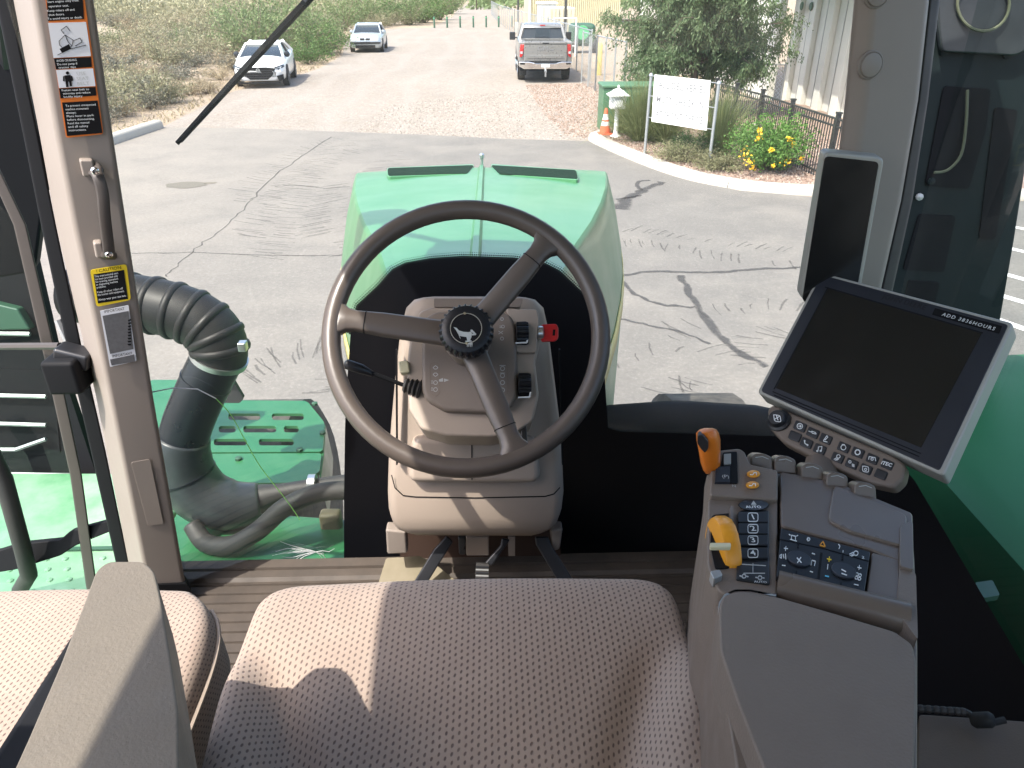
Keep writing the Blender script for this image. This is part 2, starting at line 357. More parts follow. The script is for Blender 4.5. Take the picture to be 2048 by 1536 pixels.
# tar seams, cracks, tyre scuffs on the lot: thin films with ragged, fading edges
def filmmat(name, c, dens, scale=14, lo=.42, hi=.6):
    m = NT(name); p = m.pos(); uv = m.n('UVMap').outputs[0]; s = m.n('SeparateXYZ'); m.l(uv, s.inputs[0])
    e = m.math('SUBTRACT', 1, m.math('ABSOLUTE', m.math('SUBTRACT', m.math('MULTIPLY', s.outputs[1], 2), 1)))
    a = m.math('MULTIPLY', m.mapr(m.math('ADD', m.noise(scale, 5, .7, p), m.math('MULTIPLY', e, .35)), lo, hi), dens)
    a = m.math('MULTIPLY', a, m.mapr(e, 0, .35))
    tr = m.n('BsdfTransparent'); x = m.n('MixShader'); m.set(x.inputs[0], a); m.P(color=c, rough=.8, spec=.3); m.l(tr.outputs[0], x.inputs[1]); m.l(m.b.outputs[0], x.inputs[2]); m.l(x.outputs[0], m.out.inputs[0]); return m.m
M['tar'] = filmmat('tar_film', (.065, .062, .06), .7, 8, .40, .72); M['scuff'] = filmmat('tyre_scuff', (.06, .055, .05), .34, 9, .52, .75); M['crack'] = filmmat('crack_film', (.07, .064, .058), .6, 16, .48, .72)
def strip(name, px, wd, mat, z=.012, jit=0, seed=0):
    rng = random.Random(seed); P = [np.array(G(*a)) for a in px]; P = smoothpath(P, 5) if len(P) > 2 else P
    V = []; uv = []; F = []; L = 0
    for i, p in enumerate(P):
        t = P[min(i+1, len(P)-1)]-P[max(i-1, 0)]; t = t/np.linalg.norm(t); nrm = np.array([-t[1], t[0]])
        p = p+nrm*rng.uniform(-jit, jit); wv = (wd[0]+(wd[1]-wd[0])*i/(len(P)-1)) if isinstance(wd, tuple) else wd
        wv *= rng.uniform(.75, 1.25)
        for s, v in ((-.5, 0), (.5, 1)): q = p+nrm*wv*s; V.append((q[0], q[1], z)); uv.append((L, v))
        if i: F.append((2*i-2, 2*i, 2*i+1, 2*i-1))
        if i < len(P)-1: L += np.linalg.norm(P[i+1]-P[i])
    return mk(name, V, F, mat, asph, smooth=0, uv=uv)
strip('pavement_crack', [(330, 555), (360, 528), (400, 492), (440, 462), (480, 428), (505, 400)], .026, M['crack'], jit=.03, seed=1)
strip('pavement_crack', [(505, 400), (540, 362), (580, 330), (620, 302), (665, 275)], .035, M['crack'], jit=.04, seed=2)
strip('pavement_crack', [(265, 508), (380, 507), (520, 512), (600, 513), (690, 512)], .035, M['crack'], jit=.02, seed=3)
strip('pavement_crack', [(550, 374), (600, 372), (650, 378), (700, 374)], .035, M['crack'], jit=.03, seed=4)
strip('tar_seam', [(1240, 420), (1256, 398), (1290, 380), (1325, 365)], (.30, .18), M['tar'], jit=.02, seed=5)
strip('tar_seam', [(1300, 362), (1278, 364), (1275, 374), (1285, 382)], .10, M['tar'], seed=6)
strip('tar_seam', [(1232, 400), (1262, 396), (1282, 392)], .10, M['tar'], seed=7)
strip('tar_seam', [(1240, 552), (1320, 544), (1420, 546), (1510, 540), (1640, 536)], .085, M['tar'], jit=.02, seed=8)
strip('tar_seam', [(1362, 552), (1380, 590), (1420, 650), (1470, 700), (1535, 735)], .11, M['tar'], jit=.02, seed=9)
strip('tar_seam', [(1240, 560), (1270, 590), (1320, 610), (1390, 616)], .07, M['tar'], jit=.02, seed=10)
strip('tar_seam', [(1240, 640), (1300, 652), (1380, 672), (1420, 690)], .05, M['tar'], jit=.02, seed=11)
# old oil and sand stains
for i, (x, y, rx, ry, c) in enumerate([(373, 371, .36, .26, (.13, .115, .09)), (421, 367, .12, .09, (.15, .13, .1))]):
    m = NT('sand_stain'); m.P(color=c, rough=.9)
    gx, gy = G(x, y); rng = random.Random(i)
    mk('stain', [(gx+rx*math.cos(a)*rng.uniform(.85, 1.1), gy+ry*math.sin(a)*rng.uniform(.85, 1.1), .0125) for a in [k*math.pi/9 for k in range(18)]], [tuple(range(18))], m.m, asph, smooth=0)
# lug prints of tractor tyres: short herringbone scuffs along two arcs, one mass of marks
def lugs(name, px, n, ln, ang, seed, spread=.25):
    rng = random.Random(seed); P = smoothpath([np.array(G(*a)) for a in px], 12); V = []; F = []; uv = []
    for k in range(n):
        f = (k+rng.random()*.5)/n*(len(P)-2); i = int(f); p = P[i]+(P[i+1]-P[i])*(f-i); t = P[i+1]-P[i]; t /= np.linalg.norm(t); nr = np.array([-t[1], t[0]])
        for sd in (-1, 1):
            if rng.random() < .15: continue
            a = rad(ang+rng.uniform(-8, 8)); d = t*math.cos(a)+nr*math.sin(a)*sd; q = p+nr*sd*(spread*rng.uniform(.6, 1.2)); L = ln*rng.uniform(.5, 1.3); wv = .012*rng.uniform(.6, 1.6); e = np.array([-d[1], d[0]])*wv
            m_ = q+d*L*.5+nr*sd*.03; b = len(V)
            for u, c in ((0, q), (.5, m_), (1, q+d*L)):
                V += [(*(c-e), .0135), (*(c+e), .0135)]; uv += [(u, 0), (u, 1)]
            F += [(b, b+2, b+3, b+1), (b+2, b+4, b+5, b+3)]
    return tag(mk(name, V, F, M['scuff'], asph, smooth=0, uv=uv), kind='stuff')
lugs('tyre_lug_prints', [(500, 405), (545, 362), (590, 330), (640, 300), (700, 280)], 34, .5, 60, 1, .1)
lugs('tyre_lug_prints', [(620, 520), (640, 440), (670, 380), (690, 340), (760, 300)], 60, .5, 65, 2, .35)
lugs('tyre_lug_prints', [(560, 480), (590, 420), (620, 370)], 30, .45, 60, 3, .3)
lugs('tyre_lug_prints', [(1240, 470), (1330, 480), (1450, 500), (1600, 520)], 24, .3, 70, 4, .2)
lugs('tyre_lug_prints', [(1400, 700), (1440, 660), (1520, 640), (1640, 640)], 16, .3, 65, 5, .25)
lugs('tyre_lug_prints', [(560, 780), (620, 740), (690, 720)], 18, .45, 60, 6, .3)
lugs('tyre_lug_prints', [(1250, 760), (1350, 730), (1450, 760)], 10, .3, 60, 7, .3)
# parking bays far right
pk = empty('parking_bay_lines'); tag(pk, kind='structure')
for (a, b) in [((1992, 448), (2100, 470)), ((1992, 492), (2100, 517)), ((1992, 545), (2100, 575)), ((1992, 590), (2100, 622)), ((1992, 640), (2100, 678))]:
    p, q = np.array(G(*a)), np.array(G(*b)); t = (q-p)/np.linalg.norm(q-p); p = p-t*.4; q = q+t*3; n_ = np.array([-t[1], t[0]])*.06
    mk('painted_line', [(*(p-n_), .012), (*(q-n_), .012), (*(q+n_), .012), (*(p+n_), .012)], [(0, 1, 2, 3)], M['whitepaint'], pk, smooth=0)
# kerbs
def kerb(name, path, width, h, side, joints, parent):
    """extruded kerb profile along path; side=+1: island lies to the left of the direction of travel"""
    P = [np.array(p, float) for p in path]; P = smoothpath(P, 8); cum = [0]
    for a, b in zip(P, P[1:]): cum.append(cum[-1]+np.linalg.norm(b-a))
    prof = [(0, 0), (.02, h*.72), (.055, h*.96), (.10, h), (width, h), (width, -.02), (0, -.02)]
    cuts = [0]+[j*cum[-1] for j in joints]+[cum[-1]]
    for c0, c1 in zip(cuts, cuts[1:]):
        ss = np.linspace(c0+.006, c1-.006, max(3, int((c1-c0)/.25))); rings = []
        for s in ss:
            p = np.array([np.interp(s, cum, [q[0] for q in P]), np.interp(s, cum, [q[1] for q in P])]); e = .05
            p2 = np.array([np.interp(s+e, cum, [q[0] for q in P]), np.interp(s+e, cum, [q[1] for q in P])]); p1 = np.array([np.interp(s-e, cum, [q[0] for q in P]), np.interp(s-e, cum, [q[1] for q in P])])
            t = (p2-p1)/np.linalg.norm(p2-p1); nr = np.array([-t[1], t[0]])*side
            rings.append([(p[0]+nr[0]*a, p[1]+nr[1]*a, z) for a, z in prof])
        MB().loft(rings).build('kerb_section', M['concrete'], parent, smooth=50)
KP = [(2.75, 18.75), (2.42, 18.3), (2.36, 17.75), (2.56, 16.9), (2.86, 15.85), (3.30, 14.55), (3.75, 13.65), (4.38, 12.98), (5.0, 12.66), (5.6, 12.5), (7.0, 12.28), (9, 12.1), (13, 12)]
kb = empty('island_kerb'); tag(kb, kind='structure'); kerb('kerb', KP, .30, .13, 1, (.22, .41, .60, .78), kb)
kb2 = empty('verge_kerb'); tag(kb2, kind='structure'); kerb('kerb', [(-8.9, 11), (-8.75, 14), (-8.5, 17.5), (-8.25, 20.0)], .22, .20, 1, (.3, .66), kb2)
# island bed
isl = [(2.9, 18.9), (2.72, 18.2), (2.66, 17.8), (2.84, 17.0), (3.13, 15.95), (3.56, 14.7), (3.97, 13.85), (4.53, 13.23), (5.1, 12.94), (5.66, 12.79), (7.05, 12.57), (9, 12.39), (13, 12.3), (13, 24), (4.5, 24), (3.2, 20.2)]
bed = sheet('island_bed', isl, .11, M['mulchbed'])
def pebbles(name, poly, n, s0, s1, z, mat, seed, parent=None):
    rng = np.random.default_rng(seed); P = np.array(poly); lo, hi = P.min(0), P.max(0); pts = []
    def inside(x, y):
        c = False; j = len(P)-1
        for i in range(len(P)):
            if (P[i][1] > y) != (P[j][1] > y) and x < (P[j][0]-P[i][0])*(y-P[i][1])/(P[j][1]-P[i][1])+P[i][0]: c = not c
            j = i
        return c
    while len(pts) < n:
        x, y = rng.uniform(lo, hi)
        if inside(x, y): pts.append((x, y))
    V = []; F = []
    for x, y in pts:
        s = rng.uniform(s0, s1); a = rng.uniform(0, 6.28); b = len(V)
        for k in range(4): q = a+k*1.571+rng.uniform(-.4, .4); r = s*rng.uniform(.6, 1.1); V.append((x+r*math.cos(q), y+r*math.sin(q), z))
        V.append((x+rng.uniform(-.3, .3)*s, y+rng.uniform(-.3, .3)*s, z+s*rng.uniform(.5, .95)))
        F += [(b+k, b+(k+1) % 4, b+4) for k in range(4)]
    return tag(mk(name, V, F, mat, parent, smooth=0), kind='stuff')
m = NT('rock_mulch'); g = m.n('NewGeometry'); m.P(color=m.ramp(g.outputs['Random Per Island'], [(0, (.12, .078, .058)), (.35, (.22, .148, .113)), (.7, (.29, .21, .165)), (1, (.36, .30, .25))]), rough=.9); M['pebble'] = m.m
m = NT('grey_gravel'); g = m.n('NewGeometry'); m.P(color=m.ramp(g.outputs['Random Per Island'], [(0, (.12, .1, .08)), (.4, (.25, .215, .18)), (1, (.38, .34, .3))]), rough=.9); M['pebble2'] = m.m
pebbles('rock_mulch', isl[:12]+[(9, 16), (6, 19), (3.2, 20)], 15000, .018, .042, .11, M['pebble'], 1)
pebbles('loose_gravel', [(2.3, 17.9), (-.6, 18.4), (-3.4, 19.3), (-3, 24), (1, 28), (4.2, 30), (4.0, 24), (2.9, 19.5)], 9000, .012, .032, .004, M['pebble2'], 2)
pebbles('loose_gravel', [(1.9, 18.4), (1.6, 22), (1.4, 29.5), (4.2, 30), (4.0, 24), (2.9, 19.5), (2.35, 18.2)], 7000, .016, .04, .004, M['pebble'], 3)
# ================================================================== buildings, fences, posts, street furniture
M['white_wall'] = simple('white_stucco', (.68, .66, .60), .9, var=.04, scale=1.2, bump=.3, bscale=40)
M['panel_wall'] = simple('panel_wall', (.60, .585, .53), .85, var=.05, scale=1.0)
M['yellow_metal'] = simple('yellow_cladding', (.50, .45, .30), .55, var=.05, scale=.8)
M['shed_white'] = simple('shed_white', (.70, .69, .66), .6, var=.05); M['tanbox'] = simple('container_tan', (.55, .50, .36), .6, var=.06)
M['roofgreen'] = simple('fascia_green', (.10, .42, .18), .5, var=.05)
M['galv'] = simple('galvanised', (.42, .43, .43), .45, metal=.7, var=.12)
M['darkpaint'] = simple('dark_green_paint', (.03, .085, .05), .5, var=.15)
M['iron'] = simple('black_iron', (.016, .018, .020), .45, var=.2, dust=.1)
M['mailwhite'] = simple('mailbox_white', (.78, .77, .74), .5, var=.04); M['boxgreen'] = simple('cabinet_green', (.055, .15, .075), .5, var=.1, dust=.1)
M['cone'] = simple('cone_orange', (.68, .10, .035), .55, var=.12, dust=.1); M['reflect'] = simple('reflective_white', (.75, .75, .73), .5, var=.05)
M['signwhite'] = simple('sign_white', (.84, .83, .80), .55, var=.02); M['signprint'] = simple('glare_lettering', (.19, .19, .20), .6, var=.1)  # grey print paints in the glare that washes out the letters
# white building: sunlit gable wall facing the road, panelled wall running towards the lot under a green fascia
wb = empty('white_building', loc=(0, 0, 0)); tag(wb, 'white stucco warehouse with ribbed panel wall and green fascia beside the island', 'building')
MB().box((6.2, 33.0, 0), (9.0, 33.3, 9)).build('gable_wall', M['white_wall'], wb)
MB().box((8.8, 24.9, 0), (9.12, 33.0, 9)).build('corner_wall', M['white_wall'], wb)
MB().box((8.8, 24.6, 0), (9.0, 24.9, 9)).build('corner_post', M['white_wall'], wb)
wall = MB().box((9.42, 16.0, 0), (9.6, 24.9, 9)).build('panel_wall', M['panel_wall'], wb)
for k in range(7):
    y = 24.45-k*1.22
    MB().box((9.26, y-.20, 0), (9.417, y+.20, 3.9)).build('panel_rib', M['panel_wall'], wall, bevel=.02)
    MB().box((9.40, y-.66, 0), (9.418, y-.64, 3.9)).build('panel_joint', M['galv'], wall)
MB().box((7.75, 17.2, 3.62), (9.7, 24.5, 4.3)).build('fascia', M['roofgreen'], wb, bevel=.02)
for y in (24.05, 23.35): MB().lathe([(.0, .03), (.10, .03), (.12, 0)], (9.24, y, 2.70), (-1, 0, 0), 16).build('round_vent', M['darkpaint'], wb)
MB().box((9.0, 16.0, 0), (9.2, 16.2, 3.62)).build('canopy_post', M['panel_wall'], wb)
# yellow metal shed
yb = empty('metal_shed'); tag(yb, 'pale yellow corrugated metal shed far beyond the pickup', 'building')
x0, x1 = 4.35, 13.5; mb = MB(); n = 46
prof = []
for i in range(n*4+1):
    x = x0+(x1-x0)*i/(n*4); prof.append((x, 84+(.0, .09, .09, 0)[i % 4]))
mk('cladding', [(x, y, z) for z in (0, 9) for x, y in prof], [(i, i+1, i+1+len(prof), i+len(prof)) for i in range(len(prof)-1)], M['yellow_metal'], yb, smooth=0, solid=.02)
MB().box((x0-.1, 83.9, 0), (x0+.05, 84.2, 9)).build('corner_trim', M['shed_white'], yb)
MB().box((x0, 84.2, 0), (x1, 98, 8.8)).build('shed_body', M['yellow_metal'], yb)
# storage units before it
su = empty('storage_hut'); tag(su, 'small white hut in front of the yellow shed', 'hut')
a = aty(1078, 52, 66); b = aty(1112, 52, 66); MB().box((a[0], 66, 0), (b[0], 69, 2.15)).build('wall', M['shed_white'], su, bevel=.03); MB().box((a[0]-.1, 65.9, 2.153), (b[0]+.1, 69.1, 2.28)).build('roof', M['shed_white'], su)
MB().box((a[0]+.3, 65.96, .05), (a[0]+1.1, 65.995, 1.9)).build('door', M['tanbox'], su)
ct = empty('shipping_container'); tag(ct, 'tan shipping container standing next to the white hut', 'container')
a = aty(1099, 48, 60); b = aty(1150, 48, 60); MB().box((a[0], 60, 0.05), (b[0], 65.5, 2.0)).build('body', M['tanbox'], ct, bevel=.03)
for k in range(7): x = a[0]+.08+(b[0]-a[0]-.2)*k/6; MB().box((x, 59.95, .12), (x+.06, 59.997, 1.95)).build('rib', M['tanbox'], ct)
for s in (.35, .65): x = a[0]+(b[0]-a[0])*s; MB().tube([(x, 59.92, .15), (x, 59.92, 1.9)], .02, 6).build('lock_rod', M['galv'], ct)
# dark green farm implement seen behind the fence
im = empty('farm_implement'); tag(im, 'dark green farm implement parked behind the chain link fence', 'farm machine')
a = aty(1165, 62, 45); 
mb = MB().box((a[0]-.65, 45, .35), (a[0]+.75, 46.6, 1.5)); mb.build('body', M['darkpaint'], im, bevel=.25, seg=4)
MB().lathe([(.0, 0), (.36, 0), (.36, .03), (.29, .03), (.29, .01), (0, .01)], (a[0], 44.98, 1.05), (0, -1, 0), 20, caps=False).build('fan_ring', M['roofgreen'], im)
for s in (-.5, .6): MB().lathe([(0, 0), (.36, 0), (.40, .06), (.40, .2), (.36, .26), (0, .26)], (a[0]+s, 45.3, .40), (1, 0, 0), 20).build('wheel', M['rubber'], im)
# lamp posts
for px, y, lab in ((1036, 67.5, 'dark lamp post on a concrete foot at the fence end'), (1130, 50, 'dark lamp post standing beside the tan container')):
    p = aty(px, 60, y); e = empty('lamp_post', loc=(p[0], y, 0)); tag(e, lab, 'lamp post', 'lamp posts along the fence')
    MB().lathe([(.32, 0), (.32, .75), (.29, .8), (0, .8)], seg=20).build('foot', M['concrete'], e); MB().tube([(0, 0, .8), (0, 0, 7)], [.085, .06], 12).build('pole', M['iron'], e)
    MB().box((-.12, -.6, 7), (.12, 0, 7.12)).build('lamp_head', M['iron'], e)
# bollards
for i, px in enumerate((869, 894.6, 920.6, 947, 972.5, 997.5, 1023.8)):
    p = aty(px, 57, 77+i*.35); e = empty('bollard', loc=(p[0], p[1], 0)); tag(e, ['green pipe bollard nearest the scrub in the row closing the road', 'green pipe bollard, second from the scrub in the row', 'green pipe bollard, third from the scrub in the row', 'green pipe bollard in the middle of the row of seven', 'green pipe bollard, third from the lamp post in the row', 'green pipe bollard, second from the lamp post in the row', 'green pipe bollard of the row standing next to the lamp post'][i], 'bollard', 'green bollards across the road')
    MB().lathe([(.085, 0), (.085, .93), (.06, .97), (0, .985)], seg=12).build('post', M['darkpaint'], e); MB().lathe([(.087, .80), (.087, .86)], seg=12).build('band', M['roofgreen'], e)
gp = aty(953, 22, 150); e = empty('gate_post', loc=(gp[0], 150, 0)); tag(e, 'single wooden post on the far track beyond the bollards', 'post'); MB().tube([(0, 0, 0), (0, 0, 1.7)], .1, 8).build('shaft', M['rust'], e)
# chain link fence
def meshmat():
    m = NT('chain_link'); uv = m.n('UVMap').outputs[0]; s = m.n('SeparateXYZ'); m.l(uv, s.inputs[0]); k = 1/.11
    a = m.math('ABSOLUTE', m.math('SUBTRACT', m.math('FRACT', m.math('MULTIPLY', m.math('ADD', s.outputs[0], s.outputs[1]), k)), .5)); b = m.math('ABSOLUTE', m.math('SUBTRACT', m.math('FRACT', m.math('MULTIPLY', m.math('SUBTRACT', s.outputs[0], s.outputs[1]), k)), .5))
    f = m.math('LESS_THAN', m.math('MINIMUM', a, b), .055)
    tr = m.n('BsdfTransparent'); x = m.n('MixShader'); m.set(x.inputs[0], f); m.P(color=(.5, .5, .5), metal=.6, rough=.45); m.l(tr.outputs[0], x.inputs[1]); m.l(m.b.outputs[0], x.inputs[2]); m.l(x.outputs[0], m.out.inputs[0]); return m.m
M['chain'] = meshmat()
def chainfence(pts, h, lab, spacing=2.6, name='chain_link_fence'):
    e = empty(name); tag(e, lab, 'fence', 'chain link fencing'); 
    for a, b in zip(pts, pts[1:]):
        a = np.array(a); b = np.array(b); L = np.linalg.norm(b-a); n = max(1, round(L/spacing))
        mk('mesh_panel', [(*a, .05), (*b, .05), (*b, h), (*a, h)], [(0, 1, 2, 3)], M['chain'], e, smooth=0, uv=[(0, 0), (L, 0), (L, h), (0, h)])
        MB().tube([(*a, h), (*b, h)], .022, 6).build('top_rail', M['galv'], e)
        for k in range(n+1):
            p = a+(b-a)*k/n; MB().tube([(*p, 0), (*p, h+.06)], .03, 6).build('post', M['galv'], e)
chainfence([(4.0, 31.0), (3.35, 45), (2.2, 66), (1.2, 90), (.6, 120)], 1.75, 'long chain link fence running past the pickup towards the bollards', 3.2)
chainfence([(3.55, 30.0), (3.75, 27.5), (4.15, 24.0)], 1.75, 'chain link fence panels just behind the parked pickup', 1.3)
chainfence([(4.15, 24.0), (6.0, 22.6), (8.2, 21.8)], 1.3, 'low chain link fence behind the green utility cabinet', 1.2)
ry = empty('safety_bollard', loc=(aty(1200, 100, 33)[0], 33, 0)); tag(ry, 'yellow safety bollard against the white wall behind the tree', 'bollard'); MB().lathe([(.11, 0), (.11, 1.15), (.07, 1.22), (0, 1.24)], seg=14).build('post', M['yellow'], ry)
pg = empty('pipe_gate'); tag(pg, 'white pipe gate frame beside the pickup', 'gate')
a = aty(1108, 60, 43); b = aty(1152, 60, 43)
for x in (a[0], b[0]): MB().tube([(x, 43, 0), (x, 43, 1.85)], .04, 8).build('post', M['shed_white'], pg)
for z in (.5, 1.82): MB().tube([(a[0], 43, z), (b[0], 43, z)], .035, 8).build('rail', M['shed_white'], pg)
# green utility cabinet
uc = empty('utility_cabinet', loc=(2.98, 19.0, 0)); tag(uc, 'green metal utility cabinet behind the white mailbox', 'cabinet')
MB().box((-.17, 0, .0), (1.25, .85, 1.02)).build('housing', M['boxgreen'], uc, bevel=.015); MB().box((-.2, -.03, 1.022), (1.28, .88, 1.09)).build('lid', M['boxgreen'], uc, bevel=.02)
MB().box((-.12, -.02, .1), (.50, -.003, .95)).build('door', M['boxgreen'], uc, bevel=.006); MB().box((.56, -.02, .1), (1.2, -.003, .95)).build('door', M['boxgreen'], uc, bevel=.006)
MB().box((.44, -.05, .5), (.475, -.021, .62)).build('handle', M['galv'], uc)
# mailbox with pagoda roof
mbx = empty('mailbox', loc=(2.96, 17.74, .11)); tag(mbx, 'white post mailbox with a pointed pagoda roof beside the traffic cone', 'mailbox')
MB().lathe([(.12, 0), (.12, .025), (.075, .05), (.055, .09), (.05, .5), (.055, .60), (.08, .62)], seg=16).build('post', M['mailwhite'], mbx)
MB().box((-.175, -.15, .62), (.175, .15, .90)).build('box', M['mailwhite'], mbx, bevel=.02)
MB().box((-.10, -.168, .66), (.10, -.152, .86)).build('door', M['mailwhite'], mbx, bevel=.008); MB().box((-.085, -.173, .835), (.085, -.168, .85)).build('slot', M['iron'], mbx)
rings = []
for s, z in ((.235, .90), (.235, .915), (.15, .965), (.10, 1.01), (.05, 1.04), (.016, 1.055), (.028, 1.085), (.006, 1.12)):
    rings.append([(x*s, y*s*.9, z) for x, y in ((-1, -1), (1, -1), (1, 1), (-1, 1))])
MB().loft(rings).build('roof', M['mailwhite'], mbx, smooth=30)
# traffic cone
cn = empty('traffic_cone', loc=(2.765, 18.1, .11)); tag(cn, 'orange traffic cone with two white bands on the kerb end', 'cone')
MB().lathe([(.025, .58), (.045, .575), (.06, .44)], seg=20).build('tip', M['cone'], cn); cr = lambda z: .135-(z-.03)*(.135-.028)/.55
MB().lathe([(cr(.03), .03), (cr(.2), .2)], seg=20).build('skirt', M['cone'], cn); MB().lathe([(cr(.2), .2), (cr(.29), .29)], seg=20).build('lower_band', M['reflect'], cn)
MB().lathe([(cr(.29), .29), (cr(.33), .33)], seg=20).build('middle', M['cone'], cn); MB().lathe([(cr(.33), .33), (cr(.45), .45)], seg=20).build('upper_band', M['reflect'], cn)
MB().lathe([(cr(.45), .45), (cr(.57), .57), (.02, .582), (0, .582)], seg=20).build('top', M['cone'], cn); MB().box((-.17, -.17, 0), (.17, .17, .03)).build('base', M['cone'], cn, bevel=.01)
bpy.data.objects.remove([c for c in cn.children if c.name.startswith('tip')][0])
# delivery sign on two galvanised posts
sg = empty('delivery_sign'); tag(sg, 'white delivery notice board between two galvanised posts on the island', 'sign')
pa = np.array([3.254, 15.70]); pb = np.array([4.202, 14.25])
for p in (pa, pb):
    MB().tube([(*p, .08), (*p, 1.60)], .03, 12).build('post', M['galv'], sg); MB().lathe([(.03, 0), (.042, .005), (.042, .03), (.025, .055), (0, .065)], (*p, 1.60), seg=12).build('cap', M['galv'], sg)
t = (pb-pa)/np.linalg.norm(pb-pa); nr = np.array([t[1], -t[0]]); nr = nr if nr @ -pa > 0 else -nr
c3 = [aty(1309, 148, 15.62), aty(1421, 160, 14.47), aty(1412, 261, 14.5), aty(1304, 243, 15.62)]
SP = plane3(np.array([*(pa+nr*.0), 1]), np.array([*(pb+nr*.0), 1]), np.array([*pa, 2.]))
slab('board', [(1309, 149), (1421, 161), (1413, 261), (1303, 243)], SP, .006, M['signwhite'], sg, off=.003)
for i, (x, y, sx, sy, s_) in enumerate(((1363, 175, 1, .125, 'ALL DELIVERIES'), (1359, 205, 1, .14, 'MUST CHECK IN'), (1357, 235, 1, .15, 'AT FRONT OFFICE'))):
    pxtext(s_, SP, x, y, 14, M['signprint'], 'lettering', sg, dx=(sx, sy), off=.006, wpx=96, bold=.003)
for (px, py) in ((1305, 152), (1302, 192), (1299, 235), (1424, 165), (1420, 214), (1414, 257)):
    h = SP.hit(px, py, .0); p = pa if px < 1350 else pb; q = h+np.array([*(t*(.1 if px < 1350 else -.1)), 0])*.6
    MB().tube([(*p, h[2]), tuple(q)], .009, 6).build('bracket', M['galv'], sg)
# black iron fence along the island
fp = [(5.25, 17.6), (5.33, 16.2), (5.42, 15.0), (5.50, 13.55), (5.62, 12.75), (6.3, 12.95)]
fp = [tuple(atz(x, y, 1.2)[:2]) for x, y in ((1435, 163), (1475, 173), (1526, 186), (1586, 206), (1677, 234))]; fp.append((fp[-1][0]+.1, fp[-1][1]-1.6))
fe = empty('iron_fence'); tag(fe, 'black iron picket fence along the planted island', 'fence')
npick = 0
for a, b in zip(fp, fp[1:]):
    a = np.array(a); b = np.array(b); L = np.linalg.norm(b-a)
    MB().box((-.035, -.035, .05), (.035, .035, 1.25), Matrix.Translation((*a, 0))).build("post", M['iron'], fe)
    MB().box((-.045, -.045, 1.25), (.045, .045, 1.28), Matrix.Translation((*a, 0))).build('post_cap', M['iron'], fe)
    ang = math.atan2(b[1]-a[1], b[0]-a[0]); R = Matrix.Translation((*a, 0)) @ Matrix.Rotation(ang, 4, 'Z')
    for z in (.2, 1.03, 1.15): MB().box((0, -.016, z), (L, .016, z+.03), R).build('rail', M['iron'], fe)
    k = 0; pm = None
    while .06+k*.095 < L-.03:
        p = a+(b-a)*(.06+k*.095)/L
        if pm is None: po = MB().box((-.008, -.008, .1), (.008, .008, 1.16)).build("picket", M['iron'], fe); pm = po.data; po.location = (*p, 0)
        else: po = bpy.data.objects.new('picket', pm); link(po, fe); po.location = (*p, 0)
        k += 1
MB().box((0, 0, 0), (3, .15, .28), Matrix.Translation((6.0, 15.6, 0)) @ Matrix.Rotation(rad(80), 4, 'Z')).build('footing', M['concrete'], fe)
# ================================================================== vehicles
def paint(name, c, metal=.0, rough=.3, dust=.15): return simple(name, c, rough, metal=metal, var=.04, coat=.5, dust=dust, dustc=(.45, .39, .31))
M['white_car'] = paint('white_paint', (.78, .78, .76), dust=.04); M['blue_car'] = paint('pale_silver_paint', (.42, .46, .48), .35, dust=.2); M['truck'] = paint('silver_grey_paint', (.27, .262, .25), .5, dust=.02)
M['carglass'] = simple('car_glass', (.018, .024, .026), .06, var=.1, spec=.7); M['tyre'] = simple('tyre', (.02, .02, .02), .8, var=.2, dust=.25); M['alloy'] = simple('alloy', (.32, .32, .33), .35, metal=.7)
M['darkalloy'] = simple('dark_alloy', (.06, .06, .065), .35, metal=.5); M['lampglass'] = simple('headlamp', (.42, .45, .47), .1, var=.1, spec=.8); M['redlamp'] = simple('tail_lamp', (.45, .012, .015), .15, var=.1); M['plate'] = simple('licence_plate', (.55, .6, .62), .5)
def wheel(root, x, y, r, wd, side, rim):
    e = empty('wheel', root, (x, y, r))
    MB().lathe([(r*.66, -wd/2), (r*.93, -wd/2), (r, -wd*.36), (r, wd*.36), (r*.93, wd/2), (r*.66, wd/2)], axis=(1, 0, 0), seg=28).build('tyre', M['tyre'], e)
    mb = MB().lathe([(r*.67, wd/2*side*.9), (r*.64, wd/2*side*1.01), (r*.60, wd/2*side*.8), (0, wd/2*side*.55)], axis=(1, 0, 0), seg=28)
    for k in range(5):
        a = k*2*math.pi/5; d = Vector((0, math.cos(a), math.sin(a))); mb.tube([Vector((wd/2*side*.85, 0, 0)), d*r*.62+Vector((wd/2*side*.92, 0, 0))], [r*.14, r*.07], 6)
    mb.build('rim', rim, e)
